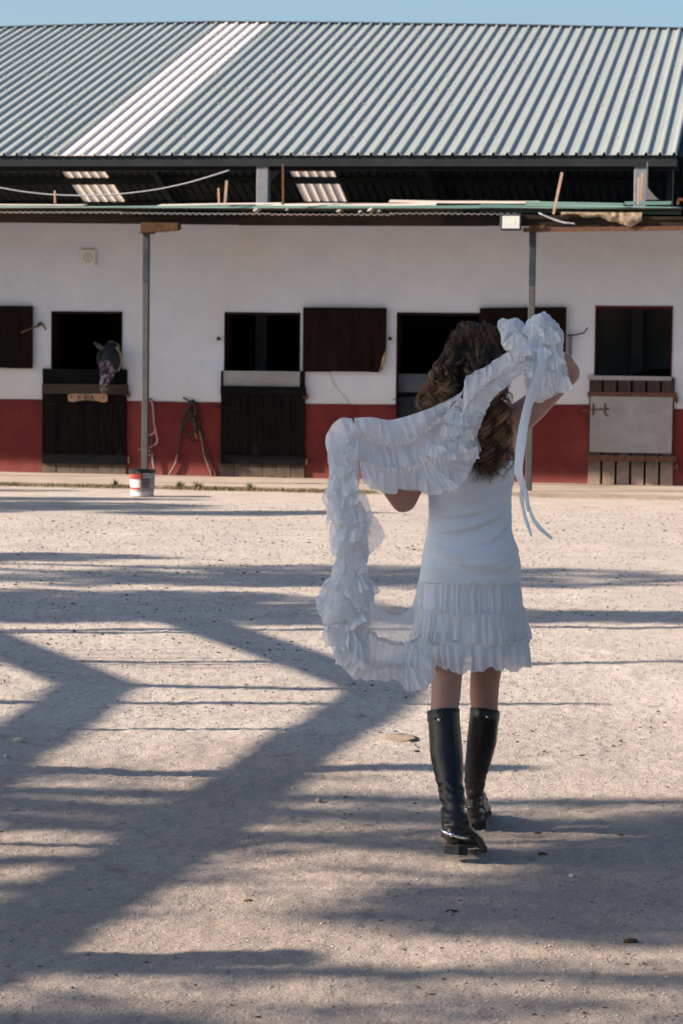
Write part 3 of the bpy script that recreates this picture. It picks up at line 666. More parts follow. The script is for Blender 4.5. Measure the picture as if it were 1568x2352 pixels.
# ================================================================== ANIMALS AND OBJECTS BY THE WALL
def loft(mb, pts, rx, ry, side=(1, 0, 0), n=18, caps=True):
    """closed tapered volume along pts; rx along 'side', ry across it"""
    P = np.array([tuple(p) for p in pts], float); rx = np.array(rx, float); ry = np.array(ry, float)
    T = np.gradient(P, axis=0); T /= np.linalg.norm(T, axis=1)[:, None]
    if caps:                                    # round ends
        P0, P1 = [], []
        for f in (1.0, .8, .45):
            k = math.sqrt(max(0, 1-f*f))
            P0.append((P[0]-T[0]*min(rx[0], ry[0])*f, max(k, .12))); P1.append((P[-1]+T[-1]*min(rx[-1], ry[-1])*f, max(k, .12)))
        P = np.concatenate([[a for a, _ in P0], P, [a for a, _ in P1[::-1]]])
        rx = np.concatenate([[rx[0]*k for _, k in P0], rx, [rx[-1]*k for _, k in P1[::-1]]])
        ry = np.concatenate([[ry[0]*k for _, k in P0], ry, [ry[-1]*k for _, k in P1[::-1]]])
        T = np.concatenate([[T[0]]*3, T, [T[-1]]*3])
    S = np.array(side, float)[None]-T*(T@np.array(side, float))[:, None]; S /= np.linalg.norm(S, axis=1)[:, None]
    Bn = np.cross(T, S); a = np.arange(n)*2*pi/n
    V = P[:, None]+rx[:, None, None]*np.cos(a)[None, :, None]*S[:, None]+ry[:, None, None]*np.sin(a)[None, :, None]*Bn[:, None]
    m = len(P)
    f = [(i*n+k, i*n+(k+1) % n, (i+1)*n+(k+1) % n, (i+1)*n+k) for i in range(m-1) for k in range(n)]
    f += [tuple(range(n))[::-1], tuple((m-1)*n+k for k in range(n))]
    mb.add(V.reshape(-1, 3), f)
def ball(mb, c, r, n=12):
    a = np.linspace(0, pi, n//2+2)[1:-1]; b = np.arange(n)*2*pi/n
    V = np.array([[(c[0]+r[0]*sin(t)*cos(p), c[1]+r[1]*sin(t)*sin(p), c[2]+r[2]*cos(t)) for p in b] for t in a])
    k = len(a); f = [(i*n+j, (i+1)*n+j, (i+1)*n+(j+1) % n, i*n+(j+1) % n) for i in range(k-1) for j in range(n)]
    f += [tuple(range(n)), tuple((k-1)*n+j for j in range(n))[::-1]]
    mb.add(V.reshape(-1, 3), f)
def fuse(mb, name, material, voxel, smooth_it=6, parent=None, off=None):
    o = mb.build(name, material, None, True, off)
    r = o.modifiers.new('r', 'REMESH'); r.mode = 'VOXEL'; r.voxel_size = voxel; r.use_smooth_shade = True
    s = o.modifiers.new('s', 'SMOOTH'); s.iterations = smooth_it; s.factor = .5
    dg = bpy.context.evaluated_depsgraph_get(); me = bpy.data.meshes.new_from_object(o.evaluated_get(dg))
    o.modifiers.clear(); old = o.data; o.data = me; bpy.data.meshes.remove(old); me.name = name
    me.polygons.foreach_set('use_smooth', [True]*len(me.polygons))
    if not me.materials: me.materials.append(material)
    if parent: o.parent = parent
    return o
def B(x, y, yl): u, z = W(x, y, yl); return (u, yl, z)

coat = mat('grey_horse_coat', (.045, .05, .056), .8, (.15, .16, .17), 7, .2, 60, .3, lo=.42, hi=.6)
def horse_trunk(mb, front, z_back, ydir=True, L=1.5):
    """barrel, quarters and four jointed legs; front = chest point, body runs away from it"""
    fx, fy, fz = front
    ax = (0, 1) if ydir else (1, 0)
    P = lambda t, z, s=0: (fx+ax[0]*t+ax[1]*s, fy+ax[1]*t+ax[0]*s, z)
    loft(mb, [P(.0, fz), P(.3, z_back-.34), P(.7, z_back-.33), P(1.1, z_back-.28), P(1.45, z_back-.27), P(1.6, z_back-.33)], [.18, .27, .30, .30, .28, .2], [.24, .32, .31, .28, .27, .2], side=(1, 0, 0) if ydir else (0, 1, 0))
    for s in (-.17, .17):
        loft(mb, [P(.22, .95, s), P(.24, .72, s), P(.22, .45, s), P(.24, .25, s), P(.23, .08, s)], [.10, .07, .05, .038, .05], [.12, .08, .055, .038, .055])
        loft(mb, [P(1.42, 1.0, s), P(1.30, .75, s), P(1.50, .50, s), P(1.47, .28, s), P(1.43, .08, s)], [.15, .10, .06, .04, .05], [.18, .11, .06, .042, .055])
hb = MB()
hp_ = [B(257, 796, -.02), B(254.5, 808, -.07), B(252, 824, -.12), B(249.5, 842, -.18), B(246, 858, -.23), B(242, 874, -.27), B(240, 887, -.29), B(239.5, 896, -.285)]
loft(hb, hp_, [.075, .100, .122, .112, .082, .062, .060, .050], [.085, .12, .15, .145, .11, .080, .072, .055])
loft(hb, [B(262, 806, .0), B(268, 822, .16), B(268, 840, .40), B(262, 856, .65), B(250, 870, .95)], [.085, .11, .13, .16, .19], [.11, .15, .19, .24, .28])
loft(hb, [B(247, 799, -.02), B(237, 802, -.05), B(225, 793, -.07), B(214.5, 784.5, -.07)], [.035, .050, .036, .008], [.020, .028, .02, .006], caps=False)
loft(hb, [B(266, 806, -.02), B(270, 797, -.03), B(268, 790, -.03), B(267, 785.5, -.03)], [.040, .046, .030, .008], [.022, .028, .02, .006], caps=False)
ball(hb, B(230.5, 828, -.21), (.028, .03, .03)); ball(hb, B(268, 827, -.16), (.028, .03, .03))
ball(hb, B(232.5, 888, -.345), (.018, .016, .022)); ball(hb, B(246.5, 888, -.34), (.018, .016, .022))
tr = B(250, 870, .95); horse_trunk(hb, (tr[0], .95, 1.05), 1.48)
ho = B(240, 900, 0)
h1 = fuse(hb, 'horse', coat, .012, 4, off=(ho[0], 0, 0)); h1.matrix_world = BM @ Matrix.Translation((ho[0], 0, 0))
tag(h1, 'grey horse in a patterned fly mask hanging its head over the name plate door', 'horse')
mk = MB(); loft(mk, [Vector(p)+Vector((0, -.004, 0)) for p in hp_[2:7]], [.129, .120, .090, .069, .064], [.156, .152, .118, .087, .076], n=28, caps=False)
mm = mat('patterned_mask_cloth', (.018, .022, .030), .7)
n_, l_ = mm.node_tree.nodes, mm.node_tree.links; tc = n_.new('ShaderNodeTexCoord'); vo = n_.new('ShaderNodeTexVoronoi'); vo.inputs['Scale'].default_value = 26
l_.new(tc.outputs['Object'], vo.inputs['Vector']); cr = n_.new('ShaderNodeValToRGB'); cr.color_ramp.interpolation = 'CONSTANT'
cr.color_ramp.elements[0].color = (.035, .028, .055, 1); cr.color_ramp.elements[1].position = .35; cr.color_ramp.elements[1].color = (.10, .06, .09, 1)
for p_, c_ in ((.55, (.25, .22, .28, 1)), (.68, (.03, .03, .05, 1)), (.85, (.17, .10, .12, 1))): e = cr.color_ramp.elements.new(p_); e.color = c_
sx = n_.new('ShaderNodeSeparateXYZ'); l_.new(vo.outputs['Color'], sx.inputs[0]); l_.new(sx.outputs[0], cr.inputs[0]); l_.new(cr.outputs[0], n_['Principled BSDF'].inputs['Base Color'])
mko = mk.build('nose_flap', mm, h1, True, (ho[0], 0, 0))
mk = MB(); loft(mk, [Vector(p)+Vector((0, -.005, 0)) for p in hp_[0:4]], [.080, .108, .132, .124], [.09, .128, .160, .156], n=28, caps=False)
mk.build('fly_mask', mat('dark_mask_mesh', (.016, .020, .026), .7, (.035, .045, .055), 30), h1, True, (ho[0], 0, 0))
for pts_, w_ in (([(268, 797, -.16), (276, 812, -.10), (279, 828, -.08), (276, 842, -.12), (271, 852, -.16)], .016), ([(247, 797, -.12), (254, 794, -.13), (262, 797, -.12)], .012), ([(240, 806, -.20), (237, 816, -.24), (241, 834, -.31)], .009)):
    e = MB(); e.tube([B(*q) for q in pts_], w_, 6, .6); e.build('mask_binding', mat('pale_binding', (.30, .24, .22), .8, (.40, .32, .30), 20), h1, True, (ho[0], 0, 0))
for (x, y, yl, r_, nm) in ((231, 823, -.20, (.045, .09, .10), 'eye_mesh'), (263, 829, -.19, (.062, .10, .125), 'eye_mesh')):
    e = MB(); ball(e, B(x, y, yl), r_, 16); e.build(nm, mat('dark_mesh_cloth', (.012, .015, .016), .7, (.03, .035, .036), 60), h1, True, (ho[0], 0, 0))
e = MB(); loft(e, [B(240.5, 885, -.29), B(239.5, 893, -.29), B(239.5, 899, -.285)], [.061, .056, .034], [.074, .062, .04], n=16); e.build('muzzle', mat('grey_muzzle_skin', (.10, .10, .105), .6, (.17, .15, .14), 10), h1, True, (ho[0], 0, 0))
for x in (232.5, 246.5): e = MB(); ball(e, B(x, 888.5, -.350), (.013, .012, .019)); e.build('nostril', M['int_dark'], h1, True, (ho[0], 0, 0))
fl2 = MB()
for i in range(16):
    x = 251+i*.7; fl2.tube([B(x, 791, -.08), B(x-2+random.random()*3, 800, -.16), B(x-4+random.random()*5, 812+random.random()*6, -.24)], [.008, .006, .002], 4)
fl2.build('forelock', mat('dark_mane_hair', (.02, .02, .022), .6), h1, True, (ho[0], 0, 0))
# horse in the right hand stall
hb = MB(); yb_ = 1.5; u0, zb_ = W(1462, 838, yb_)
horse_trunk(hb, (u0-.05, yb_, zb_-.36), zb_-.02, False)
loft(hb, [(u0+1.45, yb_, zb_-.3), (u0+1.75, yb_, zb_-.05), (u0+2.0, yb_, zb_+.12), (u0+2.15, yb_-.05, zb_+.15)], [.16, .13, .11, .1], [.24, .19, .14, .11])
loft(hb, [(u0+2.15, yb_-.05, zb_+.14), (u0+2.3, yb_-.1, zb_), (u0+2.45, yb_-.15, zb_-.25), (u0+2.5, yb_-.17, zb_-.35)], [.1, .10, .07, .05], [.1, .12, .08, .06])
h2 = fuse(hb, 'horse', mat('black_horse_coat', (.006, .005, .005), .8, (.012, .01, .01), 6), .02, 4, off=(u0, 0, 0)); h2.matrix_world = BM @ Matrix.Translation((u0, 0, 0))
tag(h2, 'dark horse standing inside the right hand stall with only its back showing', 'horse')

# name board --------------------------------------------------------
sg = BT('name_board', 'varnished wooden board reading KIRA on the left stable door', 'sign', (W(200, 914, -.09)[0], -.09, W(200, 914, -.09)[1]))
pts = [(156.5, 905.5), (170, 904), (200, 904.8), (232, 904), (246, 906), (247, 916), (246, 922.5), (236, 924), (222, 920.5), (200, 919), (180, 920.5), (168, 923.5), (158, 921.5), (155.8, 913)]
b = MB(); b.quadprism([W(x, y, -.09) for x, y in pts][::-1], -.088, -.062); sg.part(b, 'board', mat('varnished_board', (.33, .20, .12), .55, (.42, .27, .17), 14, .3, 50, stretch=(.3, 1, 1)))
ink = mat('black_lettering', (.012, .012, .012), .6)
lets = {'K': [((0, 0), (0, 1)), ((0, .42), (.62, 1)), ((.18, .55), (.66, 0))], 'I': [((.2, 0), (.2, 1))], 'R': [((0, 0), (0, 1)), ((0, 1), (.5, .95)), ((.5, .95), (.5, .55)), ((.5, .55), (0, .48)), ((.2, .5), (.6, 0))], 'A': [((0, 0), (.32, 1)), ((.32, 1), (.64, 0)), ((.12, .33), (.52, .33))]}
ser = {'K': [(0, 0), (0, 1), (.62, 1), (.66, 0)], 'I': [(.2, 0), (.2, 1)], 'R': [(0, 0), (.6, 0)], 'A': [(0, 0), (.64, 0)]}
lu, lz = W(180.5, 917.6, -.09); LH = .058
for ch, dx in zip('KIRA', (0, .064, .100, .154)):
    b = MB()
    for (x0, y0), (x1, y1) in lets[ch]: b.bar((lu+dx+x0*.075, -.0895, lz+y0*LH), (lu+dx+x1*.075, -.0895, lz+y1*LH), .0088, .004)
    for x0, y0 in ser[ch]: b.bar((lu+dx+x0*.075-.010, -.0898, lz+y0*LH), (lu+dx+x0*.075+.010, -.0898, lz+y0*LH), .007, .004)
    sg.part(b, 'letter', ink)
for x in (163.5, 239):
    b = MB(); u, z = W(x, 912, -.09); ball(b, (u, -.09, z), (.013, .004, .014)); sg.part(b, 'brand_mark', mat('faded_brand_mark', (.10, .06, .04), .8))

# wall fittings -------------------------------------------------------
def hook(pts, rad, label, m='black_iron', name='door_hook', cat='hook', yl=-.04):
    P = [B(x, y, yl+d) for x, y, d in pts]; b = MB(); b.tube(P, rad, 6); bsolo(b, name, M[m], label, cat, P[0], smooth=True)
hook([(49, 764, -.03), (80, 751, -.03), (90, 749, -.01), (95, 744, -.05), (100, 746, -.06), (106, 757, -.07)], .011, 'bent rusty hook across the edge of the far left shutter', 'rust')
hook([(88, 747, .03), (94, 741, .0), (97, 748, .0)], .014, 'iron eye bolt holding the hook beside the far left shutter', 'black_iron', 'eye_bolt', 'bolt')
hook([(1302, 770, .0), (1322, 769, -.03), (1341, 764, -.05), (1348, 753, -.06)], .009, 'thin bent rod hook sticking out right of the tilted shutter')
for x, lab in ((502.5, 'iron stud in the white wall left of the second stall opening'), (896, 'iron stud in the white wall right of the middle shutter')):
    b = MB(); c0 = B(x, 778, -.03); b.tube([(c0[0], .0, c0[2]), (c0[0], -.045, c0[2])], .017, 8); b.tube([(c0[0], -.045, c0[2]), (c0[0], -.055, c0[2])], .024, 8); bsolo(b, 'wall_stud', M['black_iron'], lab, 'stud', c0)
# spring of coiled wire beside the tilted shutter
P = []
ul, zt1 = W(1309, 772, -.05); _, zt2 = W(1309, 818, -.05)
for i in range(160):
    t = i/159; a = t*2*pi*9; P.append((ul+.022*cos(a), -.06+.022*sin(a), zt1+(zt2-zt1)*t))
b = MB(); b.tube(P, .005, 5); bsolo(b, 'coil_chain', M['rust'], 'rusty coiled chain hanging from the hook at the tilted shutter', 'chain', P[0], smooth=True)

# ropes and bridle ---------------------------------------------------
def C4(x, y): return 287.9+x*.15625, 906.5+y*.15625
leather = mat('worn_leather_rope', (.030, .026, .025), .7, (.06, .045, .04), 30); tanrope = mat('dusty_rope_end', (.16, .11, .095), .8, (.24, .18, .16), 30)
br = BT('bridle', 'tangled dark bridle and lead rope hung on the red wall between two doors', 'bridle', (W(437, 1000)[0], 0, W(437, 1000)[1]))
def rope(T, pts, r, mm, name, yl=-.04, flat=1.0, parent=None):
    P = np.array([B(*C4(x, y), yl+(d if d is not None else 0)) for x, y, d in [(p+(0,))[:3] for p in pts]])
    t = np.arange(len(P)); q = np.linspace(0, len(P)-1, 8*len(P)); P = np.stack([np.interp(q, t, P[:, k]) for k in range(3)], 1)
    for _ in range(6): P[1:-1] = (P[:-2]+2*P[1:-1]+P[2:])/4
    b = MB(); b.tube(P, r, 6, flat); return T.part(b, name, mm, parent, True)
hk_ = rope(br, [(848, 40), (900, 70), (945, 100), (1000, 80), (1010, 110)], .010, M['black_iron'], 'hook', -.03)
rope(br, [(950, 90), (900, 230), (850, 380), (825, 520), (815, 680), (790, 800), (765, 880)], .013, leather, 'strap')
rope(br, [(765, 880), (750, 980), (710, 1080), (650, 1170), (625, 1230), (650, 1275)], .014, tanrope, 'lead_rope')
rope(br, [(1000, 80), (1050, 150), (1070, 300), (1085, 450), (1100, 520)], .012, leather, 'strap')
rope(br, [(1085, 520), (1130, 700), (1150, 850), (1200, 1000), (1250, 1120), (1270, 1210), (1220, 1262), (1190, 1268)], .012, tanrope, 'lead_rope')
rope(br, [(1105, 520), (1150, 680), (1185, 850), (1240, 980), (1280, 1080), (1285, 1160), (1265, 1230)], .010, leather, 'lead_rope', -.05)
rope(br, [(1000, 110), (940, 150), (930, 260), (990, 330), (1040, 250), (1020, 140), (970, 90)], .016, leather, 'cheek_strap', -.06)
rope(br, [(970, 330), (890, 380), (845, 460), (850, 540), (900, 595), (970, 590), (1010, 520), (1000, 420), (950, 350)], .013, leather, 'noseband', -.07)
rope(br, [(1000, 330), (1030, 420), (1040, 520), (990, 570)], .024, leather, 'strap', -.07)
rope(br, [(945, 230), (1000, 300), (1060, 390), (1060, 500), (1010, 540)], .015, leather, 'strap', -.05)
rope(br, [(940, 600), (950, 670), (1000, 690), (1075, 665)], .008, M['black_iron'], 'bit', -.06)
rope(br, [(1030, 560), (1040, 620), (1060, 650)], .008, mat('brass_buckle', (.35, .22, .08), .4, metal=.6), 'buckle', -.07)
pk = mat('pink_webbing', (.36, .17, .20), .8, (.44, .24, .27), 20); bl = mat('dark_blue_webbing', (.03, .035, .07), .8, (.05, .05, .09), 20); gl = mat('grey_blue_rope', (.16, .16, .21), .8, (.25, .25, .30), 60)
ha = BT('halter', 'pink and dark blue halter with lead rope hanging on the wall behind the left post', 'halter', (W(352, 1000)[0], 0, W(352, 1000)[1]))
rope(ha, [(345, 60), (385, 65), (430, 130), (440, 300), (440, 440), (430, 560)], .011, bl, 'crown_strap', -.05, 1)
rope(ha, [(390, 80), (410, 200), (420, 340), (425, 430), (445, 500), (415, 570), (350, 600)], .013, pk, 'cheek_strap', -.07)
rope(ha, [(440, 480), (450, 560), (475, 640), (470, 700), (430, 745)], .015, pk, 'cheek_strap', -.09)
rope(ha, [(355, 590), (360, 660), (355, 750)], .010, bl, 'noseband', -.07)
rope(ha, [(190, 812), (240, 790), (350, 780), (420, 745)], .008, pk, 'throat_strap', -.06)
rope(ha, [(440, 560), (420, 640), (420, 740), (400, 870)], .012, bl, 'strap', -.05)
rope(ha, [(400, 860), (405, 980), (430, 1090), (455, 1200), (460, 1270)], .013, gl, 'lead_rope', -.05)
for y in (825, 890): b = MB(); ball(b, B(*C4(357, y), -.06), (.014, .012, .014)); ha.part(b, 'ring', bpy.data.materials['brass_buckle'])

# bucket ---------------------------------------------------------------
bp_ = G(321, 1140.5); bx, by = bp_.x, bp_.y+.11
bk = BT('paint_bucket', 'red and white paint bucket with a black rim standing before the left post', 'bucket', (bx, by, 0))
def ring_(mb, z0, z1, r0, r1, a0=0, a1=2*pi, n=36, th=0.0, nz=1, wob=0):
    full = a1-a0 > 6.2; A = np.linspace(a0, a1, n+1)[:-1] if full else np.linspace(a0, a1, n+1)
    V = []
    for k in range(nz+1):
        t = k/nz; r = r0+(r1-r0)*t+th; z = z0+(z1-z0)*t
        V.append(np.stack([bx+r*np.cos(A), by+r*np.sin(A), z+0*A+(wob*vnoise(A*2, A*0, 9) if k == 0 else 0)], -1))
    mb.grid(np.array(V), full)
white = mat('bucket_white', (.60, .58, .57), .45, (.50, .47, .46), 9); redp = mat('bucket_red', (.20, .03, .035), .5, (.36, .07, .07), 12); blk = mat('bucket_black', (.02, .022, .028), .4, (.10, .10, .10), 16, lo=.55, hi=.7)
RB, RT, HB = .128, .140, .285
b = MB(); ring_(b, .004, HB, RB, RT); ring_(b, .004, .0045, RB, .001); ring_(b, HB-.001, HB-.006, RT-.004, .001); bk.part(b, 'body', white, smooth=False)
def rr(z): return RB+(RT-RB)*z/HB
b = MB(); ring_(b, .19, .272, rr(.19), rr(.272), th=.0015); bk.part(b, 'red_band', redp)
b = MB(); ring_(b, .075, .10, rr(.075), rr(.10), th=.0015); bk.part(b, 'red_band', redp)
b = MB(); ring_(b, .060, .066, rr(.06), rr(.066), th=.004); bk.part(b, 'ridge', blk)
b = MB(); ring_(b, .262, .300, rr(.27)+.004, RT+.010); ring_(b, .300, .296, RT+.010, .09); ring_(b, .25, .262, rr(.25)+.002, rr(.27)+.004); bk.part(b, 'rim', blk)
b = MB(); ring_(b, .08, .262, rr(.08), rr(.262), -pi*.48, pi*.10, th=.003, n=16); lb = bk.part(b, 'label_panel', mat('grey_label', (.33, .33, .36), .5, (.25, .22, .25), 20))
for i, (z, w_) in enumerate(((.245, .5), (.23, .3), (.212, .55), (.195, .5), (.182, .55), (.169, .48), (.156, .55), (.143, .5), (.130, .55), (.117, .44), (.104, .5))):
    b = MB(); ring_(b, z, z+(.008 if i else .012), rr(z), rr(z), -pi*.44, -pi*.44+w_*1.4, th=.0045, n=10); bk.part(b, 'label_line', (white if i in (0, 2) else redp if i in (5, 9) else blk), lb)
b = MB(); ring_(b, .19, .262, rr(.19), rr(.262), -pi*.47, -pi*.40, th=.005, n=4); bk.part(b, 'label_mark', redp, lb)
b = MB(); b.tube([(bx+.150*cos(a), by-.03-.02*sin(a), .275-.10*sin(a)*.3) for a in np.linspace(0, pi, 14)], .003, 5); bk.part(b, 'handle', M['zinc'])

# grass and weeds along the pavement edge ---------------------------------
gm = mat('dry_green_grass', (.10, .12, .045), .8, (.26, .20, .11), 3)
def blades(pos, n, h, spread, seed):
    r = np.random.default_rng(seed); V = []; Fc = []
    for i in range(n):
        a = r.random()*2*pi; p = np.array(pos(r)); l = h*(.35+.9*r.random()); d = np.array((cos(a), sin(a), 0))*l*r.uniform(.3, 1.1)*spread
        wv = np.array((-sin(a), cos(a), 0))*.0035; t = p+d+np.array((0, 0, l)); m1 = p+d*.35+np.array((0, 0, l*.6)); k = len(V)
        V += [p-wv, p+wv, m1+wv*.8, m1-wv*.8, t]; Fc += [(k, k+1, k+2, k+3), (k+3, k+2, k+4)]
    return V, Fc
cl = [(random.uniform(-4.6, 2.2), random.random()) for _ in range(60)]
def gp(r):
    u = r.uniform(-4.8, 5.0)
    while vnoise(u*2.2, 1.3, 77)+(.25 if u < 1 else -.45)+r.uniform(-.5, .5) < 0: u = r.uniform(-4.8, 5.0)
    return (u, -2.09-abs(r.normal())*.09, .0)
V, Fc = blades(gp, 5200, .045, 1.0, 3); b = MB(); b.add(V, Fc); bsolo(b, 'grass', gm, 'thin dry grass growing along the pavement edge', None, (0, 0, 0), kind='stuff')
straw = mat('straw_litter', (.34, .25, .16), .9, (.45, .34, .24), 9)
V, Fc = blades(lambda r: (r.uniform(-5, 5.2), -2.12-abs(r.normal())*.14, .004), 2600, .012, 5, 4); b = MB(); b.add(V, Fc); bsolo(b, 'straw', straw, 'straw litter strewn before the pavement', None, (0, 0, 0), kind='stuff')
wg = mat('weed_green', (.06, .10, .035), .7, (.10, .13, .05), 10)
for i, (x, lab) in enumerate(((197, 'small green weed at the pavement edge below the name plate door'), (263, 'green weed at the pavement edge just left of the bucket'), (318+50, 'weed growing in the bucket shadow right of the bucket'), (415, 'green weed at the pavement edge below the hanging bridle'), (547, 'tuft of green weed below the second stable door'))):
    p = G(x, 1133); V, Fc = blades(lambda r: (p.x+r.normal()*.02, -2.12+r.normal()*.02, 0), 90, .09, .7, 60+i); b = MB(); b.add(V, Fc); bsolo(b, 'weed', wg, lab, 'weed', (p.x, -2.12, 0), 'weeds along the pavement')
p = onground(2, 1572); V, Fc = blades(lambda r: (p.x-.06+r.normal()*.045, p.y+r.normal()*.12, 0), 240, .030, 1.1, 71); b = MB(); b.add(V, Fc)
o = b.build('grass', gm, None, False, (p.x, p.y, 0)); o.location = (p.x, p.y, 0); tag(o, 'low grass on the gravel at the left edge of the photo', kind='stuff')

# ================================================================== THE PERSON
def A3(x, y, Y): return np.array(tuple(at(x, y, Y)))
PX = 5553.0                                      # working-grid pixels per metre at one metre
skin = mat('skin', (.35, .20, .165), .5, (.42, .25, .205), 9, .10, 120, .35, col3=(.38, .19, .17))
skin.node_tree.nodes['Principled BSDF'].inputs['Subsurface Weight'].default_value = .08
skin.node_tree.nodes['Principled BSDF'].inputs['Subsurface Radius'].default_value = (.012, .005, .003)
def fabric(name, col, trans=.35, sheer=.06, bs=230, bstr=.6, bdist=.005):
    m = mat(name, col, .92, tuple(min(1, c*1.04) for c in col), 30, bstr, bs, .1, bdist=bdist)
    n, l = m.node_tree.nodes, m.node_tree.links; b = n['Principled BSDF']
    t = n.new('ShaderNodeBsdfTranslucent'); t.inputs[0].default_value = (*[min(1, c*1.08) for c in col], 1)
    m1 = n.new('ShaderNodeMixShader'); m1.inputs[0].default_value = trans; l.new(b.outputs[0], m1.inputs[1]); l.new(t.outputs[0], m1.inputs[2])
    tp = n.new('ShaderNodeBsdfTransparent'); m2 = n.new('ShaderNodeMixShader'); m2.inputs[0].default_value = sheer
    l.new(m1.outputs[0], m2.inputs[1]); l.new(tp.outputs[0], m2.inputs[2]); l.new(m2.outputs[0], n['Material Output'].inputs[0])
    return m
jersey = fabric('white_jersey', (.68, .76, .86), .10, 0, 300, .12, .002)
gauze = fabric('white_gauze', (.81, .845, .885), .34, .16)
gauze2 = fabric('sheer_white_gauze', (.83, .855, .885), .42, .34)
trimm = fabric('cream_trim', (.77, .77, .76), .3, 0)

pe = A3(1062, 1935, 7.66); PO = Vector((float(pe[0]), 7.85, 0))
bm_ = MB()
# torso, rings listed by picture height: (y, left, right, distance, half depth)
TR = [(1400, 976, 1186, 7.86, .105), (1333, 970, 1189, 7.85, .118), (1298, 976, 1187, 7.85, .122), (1259, 982, 1179, 7.85, .115), (1220, 990, 1165, 7.85, .102), (1181, 993, 1163, 7.85, .094),
      (1140, 992, 1167, 7.85, .098), (1100, 990, 1172, 7.85, .105), (1060, 990, 1179, 7.85, .108), (1020, 991, 1184, 7.85, .110), (985, 989, 1186, 7.855, .100), (960, 1008, 1180, 7.86, .080), (942, 1040, 1145, 7.86, .062), (925, 1055, 1113, 7.85, .054), (900, 1055, 1111, 7.84, .055), (880, 1055, 1111, 7.84, .055)]
def torso_rings(T, grow=0.0, n=40, wob=None):
    V = []
    for i, (y, xl, xr, Y, hd) in enumerate(T):
        c = (A3(xl, y, Y)+A3(xr, y, Y))/2; rx = np.linalg.norm(A3(xr, y, Y)-A3(xl, y, Y))/2+grow; ry = hd+grow
        a = np.arange(n)*2*pi/n
        # two flat cheeks of back muscle: slightly squared ellipse
        cx = np.sign(np.cos(a))*np.abs(np.cos(a))**.92; sy = np.sign(np.sin(a))*np.abs(np.sin(a))**.92
        V.append(np.stack([c[0]+rx*cx, c[1]+ry*sy, c[2]+0*a], -1))
    return np.array(V)
V = torso_rings(TR)
# a spine furrow on the visible back
a = np.arange(40)*2*pi/40
for i, (y, *_r) in enumerate(TR):
    if 940 < y < 1350: V[i, :, 1] += .010*np.exp(-((a-1.5*pi)/.16)**2)-.006*np.exp(-((a-1.5*pi-.5)/.3)**2)-.006*np.exp(-((a-1.5*pi+.5)/.3)**2)
m = len(V); nn_ = 40
f = [(i*nn_+k, (i+1)*nn_+k, (i+1)*nn_+(k+1) % nn_, i*nn_+(k+1) % nn_) for i in range(m-1) for k in range(nn_)]
f += [tuple(range(nn_)), tuple((m-1)*nn_+k for k in range(nn_))[::-1]]
f = [q[::-1] for q in f]
bm_.add(V.reshape(-1, 3), f)
# head, turned away
hc = A3(1083, 822, 7.83)
ball(bm_, hc, (.074, .094, .112), 20); ball(bm_, hc+(0, .045, -.055), (.052, .062, .062), 14)
ball(bm_, hc+(0, .098, -.015), (.012, .02, .022), 8); ball(bm_, hc+(0, .092, -.055), (.022, .014, .010), 8); ball(bm_, hc+(0, .086, .02), (.05, .016, .012), 8)
for s in (-1, 1): ball(bm_, hc+(s*.076, .0, -.012), (.010, .020, .032), 8)
def arm(ch, rr_): loft(bm_, [A3(*p) for p in ch], rr_, rr_, side=(0, 1, 0) if True else None, n=16)
# right arm raised, left arm with elbow down
arm([(1150, 975, 7.86), (1186, 965, 7.87), (1222, 936, 7.88), (1262, 896, 7.90), (1301, 860, 7.92)], [.052, .053, .048, .043, .040])
arm([(1304, 857, 7.92), (1288, 837, 7.89), (1262, 818, 7.85), (1242, 808, 7.80), (1232, 803, 7.77)], [.040, .043, .037, .029, .024])
arm([(1020, 978, 7.86), (1000, 990, 7.85), (977, 1040, 7.83), (952, 1100, 7.81), (930, 1150, 7.79)], [.050, .050, .044, .040, .037])
arm([(924, 1152, 7.79), (903, 1118, 7.76), (875, 1080, 7.73), (854, 1050, 7.725), (847, 1042, 7.72)], [.037, .040, .034, .027, .023])
def hand(w, d, up, s=1.0):
    """palm and five bent fingers; w wrist, d direction of the hand, up = back of the hand"""
    w = np.array(w, float); d = np.array(d, float); d /= np.linalg.norm(d); up = np.array(up, float); up -= d*(up@d); up /= np.linalg.norm(up); sd = np.cross(d, up)
    loft(bm_, [w, w+d*.045*s, w+d*.085*s], [.026*s, .036*s, .037*s], [.017*s, .015*s, .013*s], side=tuple(sd), n=14)
    for k, (o_, L) in enumerate(((-.030, .060), (-.010, .072), (.010, .076), (.029, .068))):
        p = w+d*.085*s+sd*o_*s; q = p+d*L*.42*s-up*.010*s; r2 = q+(d*.25-up*.95)*L*.36*s; r3 = r2+(-d*.45-up*.75)*L*.28*s
        loft(bm_, [p-d*.02*s, p, q, r2, r3], [.009*s, .0088*s, .0082*s, .0075*s, .0066*s], [.009*s, .0088*s, .0082*s, .0075*s, .0066*s], side=tuple(sd), n=8)
    p = w+d*.03*s+sd*.030*s; loft(bm_, [p, p+d*.025*s+sd*.018*s-up*.012*s, p+d*.050*s+sd*.014*s-up*.034*s, p+d*.058*s-up*.052*s], [.012*s, .0105*s, .0095*s, .008*s], [.012*s, .0105*s, .0095*s, .008*s], side=tuple(up), n=8)
hand(A3(1232, 803, 7.76), (-.05, -.75, .1), (0.1, -.1, 1), .95); hand(A3(846, 1040, 7.72), (-.85, -.35, .25), (.2, -.3, .9), .9)
